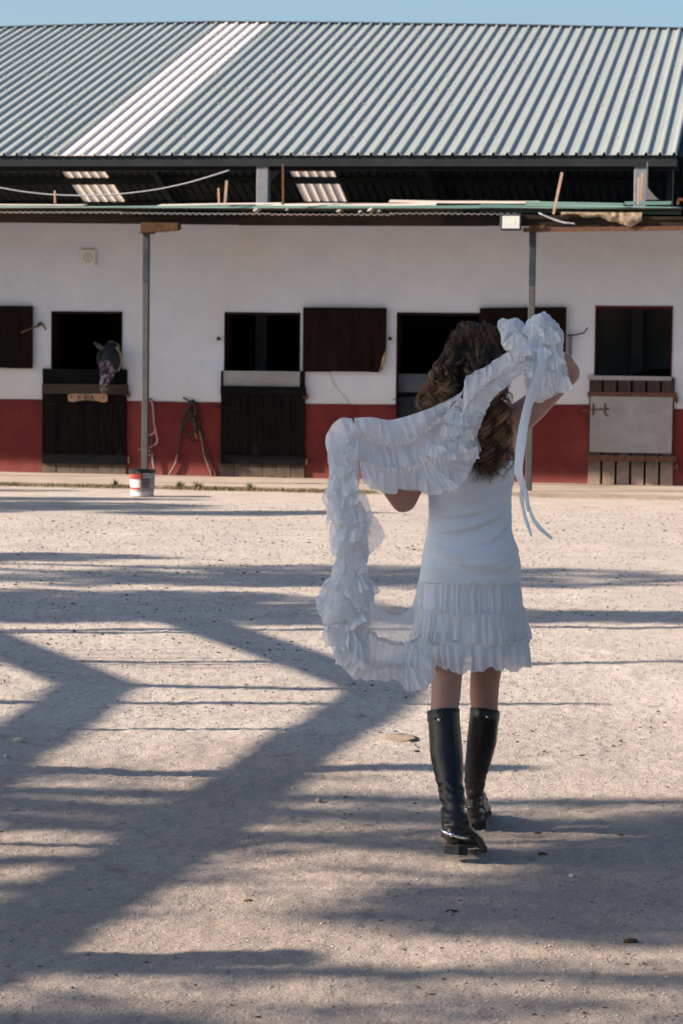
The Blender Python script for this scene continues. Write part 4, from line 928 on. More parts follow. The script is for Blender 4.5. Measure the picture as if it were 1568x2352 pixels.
# legs
def leg(ch, rx, ry=None): loft(bm_, [A3(*p) for p in ch], rx, ry or rx, side=(1, 0, 0), n=22)
leg([(1034, 1390, 7.86), (1030, 1450, 7.85), (1026, 1525, 7.82), (1025, 1560, 7.81), (1023, 1600, 7.79), (1018, 1650, 7.77), (1022, 1720, 7.73), (1032, 1800, 7.67), (1040, 1875, 7.61), (1043, 1915, 7.57)], [.074, .064, .0535, .050, .048, .044, .036, .026, .020, .020], [.08, .072, .062, .058, .054, .050, .038, .026, .020, .020])
leg([(1134, 1390, 7.87), (1128, 1450, 7.89), (1118, 1525, 7.93), (1113, 1560, 7.95), (1111, 1600, 7.97), (1112, 1640, 7.98), (1103, 1720, 8.02), (1090, 1800, 8.06), (1086, 1850, 8.11), (1086, 1880, 8.13)], [.072, .062, .0515, .050, .048, .044, .034, .024, .020, .020], [.08, .072, .062, .058, .054, .050, .036, .024, .020, .020])
def foot(h, t): h = np.array(h); t = np.array(t); d = t-h; loft(bm_, [h, h+d*.35, h+d*.7, h+d], [.018, .02, .024, .018], [.018, .02, .014, .010], side=tuple(np.cross(d, (0, 0, 1))), n=12)
foot(A3(1043, 1922, 7.575), A3(1080, 1932, 7.74)); foot(A3(1091, 1880, 8.14), A3(1100, 1862, 8.31))
person = fuse(bm_, 'person', skin, .0058, 8, off=PO); person.location = PO
tag(person, 'person with long curly brown hair walking away in a white mini dress and black boots', 'person')
for s in (-1, 1):
    e = MB(); ball(e, hc+(s*.03, .084, .004), (.012, .012, .012), 10); e.build('eye', mat('eye_white_%s' % ('left' if s < 0 else 'right'), (.7, .7, .7), .2), person, True, PO)

# dress -----------------------------------------------------------------
DR = [(1056, 988, 1182, 7.85, .117), (1100, 987, 1173.5, 7.85, .113), (1140, 988, 1168, 7.85, .106), (1181, 988.8, 1167.3, 7.85, .102), (1220, 985.6, 1169, 7.85, .108), (1259, 977.8, 1183, 7.85, .124), (1298, 971, 1190, 7.85, .131), (1333, 967, 1192, 7.86, .131)]
yy_ = np.array([d[0] for d in DR]); fine = np.linspace(1056, 1335, 110)
DRf = [(y, *[float(np.interp(y, yy_, [d[k] for d in DR])) for k in (1, 2, 3, 4)]) for y in fine]
V = torso_rings(DRf, .001, 150); a = np.arange(150)*2*pi/150; aa = ((a-1.5*pi+pi) % (2*pi))-pi      # 0 at the middle of the back
for i, y in enumerate(fine):
    t = (y-1056)/279
    # drag lines: arcs slung from the right waist across the back, plus waist creases
    d = np.zeros(150)
    for (yc, sag, am, wd, ph) in ((1128, 10, .0030, 5, .2), (1146, 16, .0040, 6, .1), (1166, 26, .0048, 6, -.1), (1188, 34, .0055, 7, 0), (1212, 40, .0060, 8, .1), (1237, 34, .0045, 8, .25), (1262, 26, .0030, 9, .45), (1090, 4, .0015, 5, 0)):
        line = yc+1.5*sag*np.cos(np.clip((aa-ph)*1.1, -pi/2, pi/2))-aa*17+4*np.sin(aa*2.3+yc)
        d += 3.0*am*np.exp(-((y-line)/wd)**2)*np.clip(np.cos((aa-ph-.1)*1.05), 0, 1)**1.3*(.55+.45*np.sin(aa*2+yc*.2))-am*2.4*np.exp(-((y-line-wd*1.7)/(wd*.9))**2)*np.clip(np.cos((aa-ph-.1)*1.05), 0, 1)**1.3*(.55+.45*np.sin(aa*2+yc*.2))
    d = np.clip(d, -.006, .02)+.004*min(1, (1340-y)/40)+.0012*vnoise(a*6, a*0+y*.05, 51)
    c0 = V[i].mean(0); r0 = V[i]-c0; V[i] += r0/np.linalg.norm(r0, axis=1)[:, None]*d[:, None]
V[0, :, 2] += .010*np.cos(aa*1.0)*0+.004*np.sin(aa*2)
b = MB(); b.grid(V, True); dress = b.build('dress', jersey, person, True, PO)
s = dress.modifiers.new('s', 'SOLIDIFY'); s.thickness = .0025; s.offset = -1
def tier(y0, y1, L0, L1, nf, amp, matl, name='skirt_tier', ragged=.006, rows=26, seed=0, hd0=.135, hd1=.15, flat0=.25):
    n = 540; a = np.arange(n)*2*pi/n; V = []
    ph = np.cumsum(.6+1.1*np.random.default_rng(seed).random(nf)); ph = ph/ph[-1]*2*pi; centers = ph
    # irregular pleats: warp the angle
    wa = np.interp(a, np.concatenate([[0], centers]), np.arange(nf+1))*2*pi
    am = np.interp(a, np.concatenate([[0], centers]), .45+.9*np.random.default_rng(seed+1).random(nf+1))
    for j in range(rows):
        t = j/(rows-1); y = y0+(y1-y0)*t; xl = L0[0]+(L1[0]-L0[0])*t; xr = L0[1]+(L1[1]-L0[1])*t; Y = 7.86; hd = hd0+(hd1-hd0)*t
        c = (A3(xl, y, Y)+A3(xr, y, Y))/2; rx = np.linalg.norm(A3(xr, y, Y)-A3(xl, y, Y))/2-amp*.6*t
        k = amp*(flat0+(1-flat0)*t)
        r_ = k*(.55*am*np.sin(wa+.25*np.sin(a*9+t*2))+.9*vnoise(np.cos(a)*nf*.17+7, np.sin(a)*nf*.17+t*.8, seed+2)+.45*vnoise(np.cos(a)*nf*.45, np.sin(a)*nf*.45+t, seed+4))+.0012*vnoise(np.cos(a)*22, np.sin(a)*22+t*5, seed+3)+.006*t*np.sin(a*5+seed)
        zz = c[2]+(ragged*t*t*(np.sin(a*7+seed)+.8*np.sin(wa*.5+1)+.5*np.sin(wa+1)))
        V.append(np.stack([c[0]+(rx+r_)*np.cos(a), c[1]+(hd+r_)*np.sin(a), zz+0*a], -1))
    b = MB(); b.grid(np.array(V), True); return b.build(name, matl, dress, True, PO)
tier(1331, 1400, (963, 1195), (956, 1204), 46, .0060, gauze, seed=11, hd0=.137, hd1=.150)
tier(1397, 1466, (956, 1204), (943, 1216), 46, .0085, gauze, seed=14, hd0=.149, hd1=.162)
tier(1463, 1526, (945, 1213), (941, 1223), 40, .0135, gauze, seed=17, hd0=.160, hd1=.172, ragged=.006)
tier(1322, 1500, (964, 1193), (956, 1206), 22, .003, jersey, 'lining', seed=20, hd0=.134, hd1=.146)
def frill(P, wd, amp, matl, parent, off, name='frill', up=(0, 0, 1), nf=90, out=(0, -1, 0)):
    """narrow gathered trim following the polyline P"""
    P = np.array(P, float); L = np.concatenate([[0], np.cumsum(np.linalg.norm(np.diff(P, axis=0), axis=1))]); n = int(nf*11)
    q = np.linspace(0, L[-1], n); C_ = np.stack([np.interp(q, L, P[:, k]) for k in range(3)], 1); s_ = np.linspace(0, 1, n)
    up = np.array(up, float)
    O_ = np.array(out, float) if not callable(out) else None
    V = []
    for j in range(8):
        t = j/7-.5; Oj = O_[None] if O_ is not None else out(C_)
        V.append(C_+up*(t*wd+.25*wd*vnoise(s_*nf*.45, s_*0, 61))[:, None]+Oj*(.002+amp*(.45*np.sin(s_*nf*5.1+2.2*vnoise(s_*nf*.6, s_*0+t*.7, 62)+t*1.3)+.6*vnoise(s_*nf*.9, s_*0+t*1.2, 63)+.35*vnoise(s_*nf*2.3, s_*0+t*2.5, 64))*(.35+abs(t)*1.3))[:, None])
    b = MB(); b.grid(np.array(V)); return b.build(name, matl, parent, True, off)
for (y, xl, xr, hd) in ((1335, 965, 1193.5, .136), (1400, 957, 1203.5, .148), (1465.5, 943, 1215, .160)):
    a = np.linspace(0, 2*pi, 90); c = (A3(xl, y, 7.86)+A3(xr, y, 7.86))/2; rx = np.linalg.norm(A3(xr, y, 7.86)-A3(xl, y, 7.86))/2
    P = np.stack([c[0]+rx*np.cos(a), c[1]+hd*np.sin(a), c[2]+.0035*np.sin(a*11)+.003*np.sin(a*17+y)], -1)
    frill(P, .010, .0035, trimm, dress, PO, 'tier_frill', nf=120, out=lambda C_, c=c: (C_-c)/np.linalg.norm(C_-c, axis=1)[:, None])

# boots -----------------------------------------------------------------
boot_m = mat('black_boot_leather', (.004, .0045, .006), .33, (.008, .008, .009), 12, .25, 45, .40, bdist=.006)
zblend(boot_m, .05, .22, (.040, .032, .028), .05, 30, .7)
sole_m = mat('dusty_boot_sole', (.05, .04, .032), .8, (.12, .09, .07), 30); heel_m = mat('boot_heel_rubber', (.012, .017, .022), .6, (.03, .035, .04), 30)
silver = mat('polished_silver', (.75, .75, .76), .18, metal=1.0)
def boot(rings, heel, toe, zsole, seed):
    """rings: (y, left, right, distance, half depth)"""
    mb = MB(); n = 26
    yy = [r[0] for r in rings]; P = []; rx = []; ry = []
    for y in np.linspace(yy[0], yy[-1], 46):
        xl, xr, Y, hd = [float(np.interp(y, yy, [r[k] for r in rings])) for k in (1, 2, 3, 4)]
        c = (A3(xl, y, Y)+A3(xr, y, Y))/2; r_ = np.linalg.norm(A3(xr, y, Y)-A3(xl, y, Y))/2
        w_ = max(0, (y-(yy[-1]-115))/115); w_ = w_*(1 if y < yy[-1]-8 else .3)
        r_ *= 1+.030*w_*math.sin(y*.13+seed)+.02*w_*math.sin(y*.31+seed); c = c+np.array((.002*w_*math.sin(y*.09+seed), .004*w_*math.sin(y*.13+seed+1), 0))
        P.append(c); rx.append(r_); ry.append(hd*(1+.06*w_*math.sin(y*.115+seed)))
    mb2 = mb; loft(mb2, P, rx, ry, n=n, caps=False)
    h = np.array(heel); t = np.array(toe); d = t-h; sd = np.cross(d/np.linalg.norm(d), (0, 0, 1)); hz = np.array((0, 0, 1.))
    pts = [h+d*k+hz*z_ for k, z_ in ((.03, .046), (.14, .058), (.32, .060), (.52, .046), (.70, .036), (.86, .031), (.95, .026))]
    loft(mb2, pts, [.029, .035, .037, .038, .042, .039, .028], [.034, .048, .055, .040, .030, .024, .018], side=tuple(sd), n=20)
    o = fuse(mb2, 'boot', boot_m, .0048, 5, person, PO)
    me = o.data; nv = len(me.vertices); co = np.empty(nv*3, np.float32); me.vertices.foreach_get('co', co); co = co.reshape(-1, 3)
    no = np.array([tuple(v.normal) for v in me.vertices]); top = rings[-1][0]; za = float(at(1000, top-62, rings[-1][3]).z)
    wz = np.exp(-((co[:, 2]-za)/.065)**2); lx = co[:, 0]*26; ly = co[:, 1]*20
    cr_ = .0062*(1-2*np.abs(vnoise(lx*.6+seed, co[:, 2]*42+ly*.35+.7*vnoise(lx, ly, 3), seed)))-.004+.004*vnoise(lx*1.5, co[:, 2]*95+ly, seed+2)
    co = co+no*(cr_*wz+.0012*vnoise(lx*.8, co[:, 2]*22, seed+5))[:, None]
    me.vertices.foreach_set('co', co.astype(np.float32).ravel()); me.update()
    # open top collar
    mb = MB(); y0 = rings[0][0]; c = P[0]; a = np.linspace(0, 2*pi, 49)[:-1]
    V = [np.stack([c[0]+(rx[0]+g)*np.cos(a), c[1]+(ry[0]+g)*np.sin(a), c[2]+z_+.010*np.sin(a)*(-1)+.006*np.cos(a+seed)], -1) for g, z_ in ((-.0005, -.030), (.0012, .003), (-.002, .004), (-.0035, -.02))]
    mb.grid(np.array(V), True); mb.build('boot_collar', boot_m, o, True, PO)
    # sole and heel block
    mb = MB(); out = []
    prof_ = [(0.0, .024), (.06, .031), (.2, .033), (.4, .030), (.6, .038), (.78, .042), (.92, .034), (1.0, .012)]
    L_ = [h+d*k+sd*w_ for k, w_ in prof_]+[h+d*k-sd*w_ for k, w_ in prof_[::-1]]; n_ = len(L_)
    mb.add([tuple(p+hz*.010) for p in L_]+[tuple(p+hz*.019) for p in L_], [tuple(range(n_)), tuple(range(n_, 2*n_))[::-1]]+[(i, n_+i, n_+(i+1) % n_, (i+1) % n_) for i in range(n_)])
    mb.build('sole', sole_m, o, False, PO)
    mb = MB(); hp = [(0.0, .024), (.05, .032), (.15, .034), (.28, .031)]
    L_ = [h+d*(k-.01)+sd*w_ for k, w_ in hp]+[h+d*(k-.01)-sd*w_ for k, w_ in hp[::-1]]; n_ = len(L_)
    mb.add([tuple(p-hz*.016) for p in L_]+[tuple(p+hz*.0095) for p in L_], [tuple(range(n_)), tuple(range(n_, 2*n_))[::-1]]+[(i, n_+i, n_+(i+1) % n_, (i+1) % n_) for i in range(n_)])
    mb.build('heel', heel_m, o, False, PO)
    # back seam and strap stud
    sm = MB(); sm.tube([P[i]+np.array((-.004, -ry[i]*.985, 0)) for i in range(1, 44)], .0022, 5); sm.build('back_seam', boot_m, o, True, PO)
    return o, P, rx, ry, h, d, sd
bl_, P1, rx1, ry1, h1_, d1_, sd1 = boot([(1634, 980.5, 1054.5, 7.775, .062), (1700, 985, 1060, 7.745, .062), (1744, 989, 1063, 7.72, .058), (1810, 1004, 1066, 7.66, .046), (1850, 1013, 1069, 7.62, .043), (1870, 1012.5, 1071, 7.60, .045), (1890, 1010.6, 1077, 7.585, .047), (1925, 1012, 1078, 7.57, .05)], A3(1037, 1951, 7.535), A3(1092, 1953, 7.775), .0, 1)
br_, P2, rx2, ry2, h2_, d2_, sd2 = boot([(1632, 1079, 1147, 7.975, .062), (1700, 1071.5, 1140, 8.01, .062), (1766, 1065, 1122, 8.045, .052), (1810, 1066, 1109, 8.075, .042), (1840, 1068, 1108, 8.095, .040), (1862, 1069, 1108, 8.11, .044), (1882, 1072, 1111, 8.12, .048)], A3(1091, 1893, 8.105), A3(1104, 1871, 8.37), .0, 3)
st = MB(); c = P1[2]; ball(st, (c[0]-.018, c[1]-ry1[2]-.004, c[2]), (.006, .004, .006)); st.build('stud', silver, bl_, True, PO)
st = MB(); st.tube([(c[0]-.034, c[1]-ry1[2]*.78, c[2]+.003), (c[0]-.018, c[1]-ry1[2]-.002, c[2]+.001), (c[0]-.002, c[1]-ry1[2]-.003, c[2]+.002)], .0035, 6); st.build('strap_tab', boot_m, bl_, True, PO)
st = MB(); c = P2[1]; ball(st, (c[0]+.004, c[1]-ry2[1]-.003, c[2]-.004), (.004, .003, .004)); st.build('stud', silver, br_, True, PO)
# spur: U-shaped band round the heel
sp = MB(); hb_ = h1_+np.array((0, 0, .048)); L = d1_/np.linalg.norm(d1_); pts = []
for a in np.linspace(-pi/2*1.25, pi/2*1.25, 18): pts.append(hb_+sd1*.040*sin(a)-L*.042*cos(a)+L*.028+np.array((0, 0, .010*(-sin(a)))))
sp.tube(pts, .0052, 8, 1.3); ball(sp, pts[9]-L*.006, (.008, .009, .008)); sp.build('spur', silver, bl_, True, PO)
ss = MB(); Q = [A3(1062, 1900, 7.53), A3(1076, 1908, 7.56), A3(1088, 1920, 7.57), A3(1100, 1934, 7.56), A3(1110, 1950, 7.55), A3(1112, 1958, 7.55)]
ss.tube(Q, [.006, .008, .010, .011, .012, .009], 6, .3); ss.build('spur_strap', boot_m, bl_, True, PO)
ss = MB(); ss.tube([A3(1068, 1852, 8.07), A3(1088, 1857, 8.05), A3(1108, 1850, 8.08)], .005, 6, .6); ss.tube([A3(1106, 1850, 8.08), A3(1111, 1858, 8.07), A3(1116, 1867, 8.06)], [.004, .003, .003], 5); ss.build('spur_strap', boot_m, br_, True, PO)

# hair --------------------------------------------------------------------
hm = bpy.data.materials.new('curly_brown_hair'); hm.use_nodes = True; n_, l_ = hm.node_tree.nodes, hm.node_tree.links
at_ = n_.new('ShaderNodeAttribute'); at_.attribute_name = 'tone'; cr = n_.new('ShaderNodeValToRGB')
cr.color_ramp.elements[0].color = (.012, .008, .007, 1); cr.color_ramp.elements[1].color = (.38, .21, .115, 1); e = cr.color_ramp.elements.new(.45); e.color = (.030, .017, .011, 1); e = cr.color_ramp.elements.new(.72); e.color = (.125, .062, .032, 1)
l_.new(at_.outputs['Fac'], cr.inputs[0]); l_.new(cr.outputs[0], n_['Principled BSDF'].inputs['Base Color']); n_['Principled BSDF'].inputs['Roughness'].default_value = .42
n_['Principled BSDF'].inputs['Specular IOR Level'].default_value = .55
r = np.random.default_rng(12)
hmb = MB(); Vh = []; Fh = []; Th = []; cnt = 0
NP = 38
def strand(P, rad, tone):
    global cnt
    T = np.gradient(P, axis=0); T /= np.linalg.norm(T, axis=1)[:, None]+1e-9; N = np.cross(T, (0.3, 1, .2)); N /= np.linalg.norm(N, axis=1)[:, None]+1e-9; Bn = np.cross(T, N)
    k = len(P); w_ = rad*np.clip(1.15-np.linspace(0, 1, k)**3, .15, 1)
    for j in range(3): a = j*2*pi/3; Vh.append(P+w_[:, None]*(cos(a)*N+sin(a)*Bn)); Th.append(tone)
    i = np.arange(k-1)
    for j in range(3): j2 = (j+1) % 3; Fh.append(np.stack([cnt+j*k+i, cnt+j2*k+i, cnt+j2*k+i+1, cnt+j*k+i+1], -1))
    cnt += 3*k
def lock(S, ctrl, nst, curl, pitch, spread, lk_tone, c_start=.12, end_tone=.3):
    pts = [S]+ctrl; n = NP; t = np.linspace(0, 1, n)
    # Catmull-like smoothing through linear + blur
    tt_ = np.linspace(0, 1, len(pts)); Pc = np.stack([np.interp(t, tt_, [p[k] for p in pts]) for k in range(3)], 1)
    for _ in range(14): Pc[1:-1] = (Pc[:-2]+2*Pc[1:-1]+Pc[2:])/4
    L = np.concatenate([[0], np.cumsum(np.linalg.norm(np.diff(Pc, axis=0), axis=1))]); ph0 = r.random()*2*pi; hand_ = 1 if r.random() < .5 else -1
    T = np.gradient(Pc, axis=0); T /= np.linalg.norm(T, axis=1)[:, None]; N = np.cross(T, (0, 1, 0)); N /= np.linalg.norm(N, axis=1)[:, None]+1e-9; Bn = np.cross(T, N)
    for s in range(nst):
        ph = ph0+r.normal()*.28+hand_*2*pi*L/pitch*(1+r.normal()*.02); cu = curl*(1+r.normal()*.16)*np.clip((t-c_start)/.3, 0, 1)
        o_ = r.normal(size=3)*spread*(.4+.6*t)[:, None]
        P = Pc+cu[:, None]*(np.cos(ph)[:, None]*N+np.sin(ph)[:, None]*Bn)+o_
        wv = r.normal(size=(5, 3))*.0026; P = P+np.stack([np.interp(t, np.linspace(0, 1, 5), wv[:, k]) for k in range(3)], 1)
        cut = n if r.random() < .6 else int(n*(.72+.25*r.random()))
        tone = np.clip(.08+lk_tone+(t**1.5)*end_tone+r.normal()*.07, 0, 1)[:cut]
        strand(P[:cut], .0009+.0006*r.random(), tone)
ycam = 7.83
def scalp(th, ph):                                # th around from back (0) to sides, ph up
    d = np.array((math.sin(th)*math.cos(ph), -math.cos(th)*math.cos(ph), math.sin(ph))); return hc+d*np.array((.076, .096, .112)), d
NL = 200
for i in range(NL):
    hq = -1+2*(i+.5)/NL+r.normal()*.05; ph = r.uniform(-.15, 1.5); th = hq*1.5
    S, d = scalp(th, ph)
    lay = r.random()                              # 0 close to the nape, 1 outermost
    if hq < -.15:
        f_ = (-hq-.15)/.85; xe = 1050-70*f_+r.normal()*9; ye_ = 1005-50*f_+r.normal()*26; xm = 1034-42*f_*(.5+.5*lay); ym = 865+r.normal()*15
    else:
        f_ = (hq+.15)/1.15; xe = 1102+52*f_+r.normal()*12; ye_ = 1072-35*abs(f_-.4)+r.normal()*26; xm = 1085+55*f_*(.5+.5*lay); ym = 885+r.normal()*15
    Yo = 7.725-.04*lay
    ctrl = [S+d*(.010+.010*lay)+np.array((0, -.01, -.03)), A3(xm, ym, Yo-.01), A3((xm+xe)/2+r.normal()*6, (ym+ye_)/2, Yo-.005), A3(xe, ye_, Yo+.01)]
    lock(S, ctrl, 22, .013+.014*r.random()*(.5+.5*lay), .068+.03*r.random(), .0021, (.75*r.random()**2.2 if lay > .3 else 0)+(.14 if hq < -.45 else 0), c_start=.10+.1*r.random()+(.22 if ph > .5 else 0), end_tone=(.85 if hq < -.3 else .45)*r.random()**.5)  # paler ends are dyed; the extra on the left is sunlight put into the tone
for i in range(38):                               # loose ringlets at the ends and round the outline
    k = r.random()
    if k < .5: x0, y0 = 1085+70*r.random(), 1000; x1, y1 = x0+r.normal()*20, 1070+r.random()*34
    elif k < .75: x0, y0 = 1125+20*r.random(), 850; x1, y1 = 1170+r.normal()*6, 930+r.random()*60
    else: x0, y0 = 1015, 830; x1, y1 = 985+r.normal()*8, 915+r.random()*40
    Yo = 7.69; lock(A3(x0, y0, Yo+.03), [A3(x0+(x1-x0)*.5, y0+(y1-y0)*.4, Yo), A3(x1, y1, Yo)], 6, .011+.009*r.random(), .06+.03*r.random(), .0012, .28, 0, .35)
for i in range(260):                              # fine frizz round the outline
    k = r.random(); t_ = r.random()
    if k < .5: x0, y0 = 1050-70*t_, 745+180*t_
    elif k < .8: x0, y0 = 1060+85*t_, 738+14*t_
    else: x0, y0 = 1150+20*r.random(), 900+150*t_
    sx = -1 if k < .5 else (1 if k >= .8 else r.choice([-1, 1])); lock(A3(x0-sx*8, y0, 7.73), [A3(x0+sx*r.random()*7, y0+6+10*r.random(), 7.72), A3(x0+sx*(r.random()*12-5), y0+30+26*r.random(), 7.71)], 1, .006+.006*r.random(), .045+.02*r.random(), .001, .30+.3*r.random(), 0, .25)
for i in range(60):                               # a few fine stray hairs
    th = r.uniform(-1.4, 1.4); ph = r.uniform(.0, 1.2); S, d = scalp(th, ph); lock(S+d*.012, [S+d*.016, S+d*(.022+.012*r.random())+np.array((r.normal()*.015, 0, -.05-.03*r.random()))], 1, .004, .05, .001, .30, 0, .2)
Vh_ = np.concatenate(Vh)-np.array(tuple(PO)); hair = fastmesh('hair', Vh_, np.concatenate(Fh), hm, person)
ta = hair.data.attributes.new('tone', 'FLOAT', 'POINT'); ta.data.foreach_set('value', np.concatenate(Th).astype(np.float32))
b = MB(); ball(b, hc+(0, -.010, .004), (.080, .094, .112), 24); loft(b, [A3(1075, 850, 7.76), A3(1078, 905, 7.745), A3(1100, 970, 7.735), A3(1125, 1035, 7.735)], [.105, .105, .062, .030], [.05, .036, .022, .014])
loft(b, [A3(1050, 850, 7.76), A3(1022, 900, 7.745), A3(1012, 950, 7.73)], [.05, .042, .03], [.04, .03, .02])
fuse(b, 'hair_base', mat('hair_base_brown', (.016, .010, .008), .6, (.03, .018, .012), 60, .6, 120, bdist=.01), .008, 3, hair, PO)

# ruffled wrap --------------------------------------------------------------
sc_o = Vector((float(A3(960, 1000, 7.62)[0]), 7.65, 0)); 
wrap = bpy.data.objects.new('ruffled_wrap', None); C.objects.link(wrap); wrap.location = PO
tag(wrap, 'long white ruffled gauze wrap held up in both hands and looping to the hem', 'wrap')
def resample(P, n):
    P = np.array(P, float); t = np.arange(len(P)); q = np.linspace(0, len(P)-1, 10*len(P)); D = np.stack([np.interp(q, t, P[:, k]) for k in range(3)], 1)
    for _ in range(10): D[1:-1] = (D[:-2]+2*D[1:-1]+D[2:])/4
    L = np.concatenate([[0], np.cumsum(np.linalg.norm(np.diff(D, axis=0), axis=1))]); s = np.linspace(0, L[-1], n); return np.stack([np.interp(s, L, D[:, k]) for k in range(3)], 1), L[-1]
def strip(A_, B_, fold, amp, material=None, parent=None, name='ruffle', rows=22, seed=0, t0=.25, puff=0.0, rag=.006, crink=.0013, pw=1.0):
    """gathered cloth between edge A (gathered) and edge B (free)"""
    n0 = 60; A_, la = resample(A_, n0); B_, lb = resample(B_, n0); L = max(la, lb); n = int(min(420, max(140, L/.0022))); A_, _ = resample(A_, n); B_, _ = resample(B_, n)
    s = np.linspace(0, 1, n); r = np.random.default_rng(seed); nf = max(3, int(L/fold))
    wa = np.interp(s, np.linspace(0, 1, nf+1), np.cumsum(.5+r.random(nf+1))); wa = wa/wa[-1]*nf*2*pi
    am = np.interp(s, np.linspace(0, 1, nf+1), .35+1.0*r.random(nf+1))
    V = []
    for j in range(rows):
        t = j/(rows-1); P = A_*(1-t)+B_*t; k = amp*(t0+(1-t0)*t**pw)
        T = np.gradient(P, axis=0); T /= np.linalg.norm(T, axis=1)[:, None]+1e-9
        drift = 1.2*vnoise(s*nf*.35, s*0+t*1.1, seed+5)
        ln = s*L/.03
        d = k*(.42*am*np.sin(wa+drift)+1.25*vnoise(ln*.75, s*0+t*1.1, seed+7)+.28*vnoise(ln*1.9, s*0+t*1.8, seed+8))+crink*vnoise(ln*4.5, s*0+t*7, seed+6)+.016*vnoise(ln*.28, s*0+t*1.1, seed+9)+puff*math.sin(pi*t)
        lat = k*(.3*np.cos(wa+drift)+.8*vnoise(ln*1.1+5, s*0+t*1.5, seed+10))
        P = P+np.array((0, -1, 0))[None]*d[:, None]+T*lat[:, None]
        d2 = .0055*t**7*vnoise(s*L/.0085, s*0+t*2, seed+15)+.003*t**3*vnoise(s*L/.016, s*0+t*2, seed+16)
        P = P+np.array((.35, -1, 0))[None]*d2[:, None]
        if j: P[:, 2] += -rag*t*t*(1.2*vnoise(ln*.5, s*0, seed+12)+.8*vnoise(ln*1.2, s*0, seed+13))
        V.append(P)
    b = MB(); b.grid(np.array(V)); return b.build(name, material or gauze, parent or wrap, True, PO), A_, B_
def Q(pts, Y): return [A3(p[0], p[1], (p[2] if len(p) > 2 else Y)) for p in pts]
# shoulder panel, three tiers
edge_top = [(808, 960), (853, 957), (893, 966), (938, 955), (999, 933), (1060, 901), (1064, 893)]
seam1 = [(818, 1000), (838, 1004), (890, 1021), (946, 1014), (990, 980), (1030, 950), (1058, 915)]
seam2 = [(826, 1062), (868, 1074), (918, 1082), (962, 1070), (1011, 1042), (1040, 1000), (1078, 948)]
hemB = [(838, 1106), (884, 1130), (930, 1136), (970, 1136), (1026, 1139), (1072, 1100), (1098, 1048)]
p1, _, _ = strip(Q(edge_top, 7.655), Q(seam1, 7.63), .034, .010, seed=1, puff=.018, name='panel', t0=.6)
strip(Q(seam1, 7.635), Q(seam2, 7.60), .026, .012, seed=2, name='panel', t0=.35)
strip(Q(seam2, 7.60), Q(hemB, 7.595), .030, .018, seed=3, name='ruffle', t0=.3, rag=.010)
strip(Q(seam2, 7.62), Q([(x+4, y-6) for x, y in hemB], 7.63), .036, .012, gauze2, seed=4, name='ruffle', rag=.012)
for k, P in enumerate((seam1, seam2)): frill(Q(P, 7.612 if k == 0 else 7.582), .015, .007, trimm, wrap, PO, 'seam_frill', nf=40)
# crumpled end of the panel next to the hair: several short ruffles fanning down
strip(Q([(1030, 940), (1052, 975), (1060, 1010)], 7.60), Q([(1068, 950), (1092, 1000), (1098, 1052)], 7.59), .020, .012, seed=6)
strip(Q([(1008, 985), (1030, 1010), (1042, 1040)], 7.588), Q([(1056, 985), (1086, 1020), (1090, 1062)], 7.58), .018, .014, seed=7)
strip(Q([(990, 1020), (1012, 1050), (1022, 1075)], 7.582), Q([(1050, 1030), (1078, 1062), (1070, 1095)], 7.575), .018, .014, seed=8)
strip(Q([(960, 1045), (990, 1062), (1012, 1085)], 7.58), Q([(985, 1110), (1020, 1130), (1052, 1118)], 7.57), .020, .016, seed=9)
frill(Q([(1046, 925), (1040, 965), (1030, 1000), (1012, 1035), (985, 1060)], 7.565), .016, .007, trimm, wrap, PO, 'seam_frill', nf=40)
frill(Q([(1062, 935), (1062, 975), (1050, 1010), (1035, 1045), (1010, 1075)], 7.56), .016, .008, gauze, wrap, PO, 'seam_frill', nf=40)
for i, (x, y) in enumerate(((1050, 960), (1060, 1000), (1045, 1030), (1020, 1050), (1075, 1040), (1000, 1035), (1035, 985))):
    strip(Q([(x-22, y-14+random.uniform(-8, 8)), (x, y-8+random.uniform(-5, 5)), (x+20, y-14+random.uniform(-8, 8))], 7.570-.002*i), Q([(x-26, y+10+random.uniform(-8, 8)), (x, y+18), (x+24, y+8+random.uniform(-8, 8))], 7.562-.002*i), .014, .009, seed=400+i, rows=12, name='crushed_frill', rag=.003)
# diagonal band from the raised hand over the hair
band_up = [(1064, 905), (1066, 868), (1117, 838), (1165, 810), (1195, 792)]; band_lo = [(1086, 1010), (1108, 946), (1141, 900), (1188, 868), (1212, 846)]
mid = [(1060, 960), (1080, 915), (1120, 876), (1170, 842), (1205, 820)]
strip(Q(mid, 7.60), Q(band_up, 7.62), .030, .007, seed=11, name='band', rag=.004); strip(Q(mid, 7.60), Q(band_lo, 7.62), .030, .008, seed=12, name='band', rag=.004)
strip(Q([(x-6, y+12) for x, y in mid], 7.585), Q([(x+8, y-8) for x, y in band_lo], 7.59), .024, .009, seed=13, name='ruffle', rag=.004)
strip(Q([(1050, 985), (1062, 945), (1075, 925)], 7.585), Q([(1085, 1003), (1100, 955), (1112, 940)], 7.58), .016, .009, seed=14, rag=.004)
frill(Q(mid, 7.575), .014, .007, trimm, wrap, PO, 'seam_frill', nf=40)
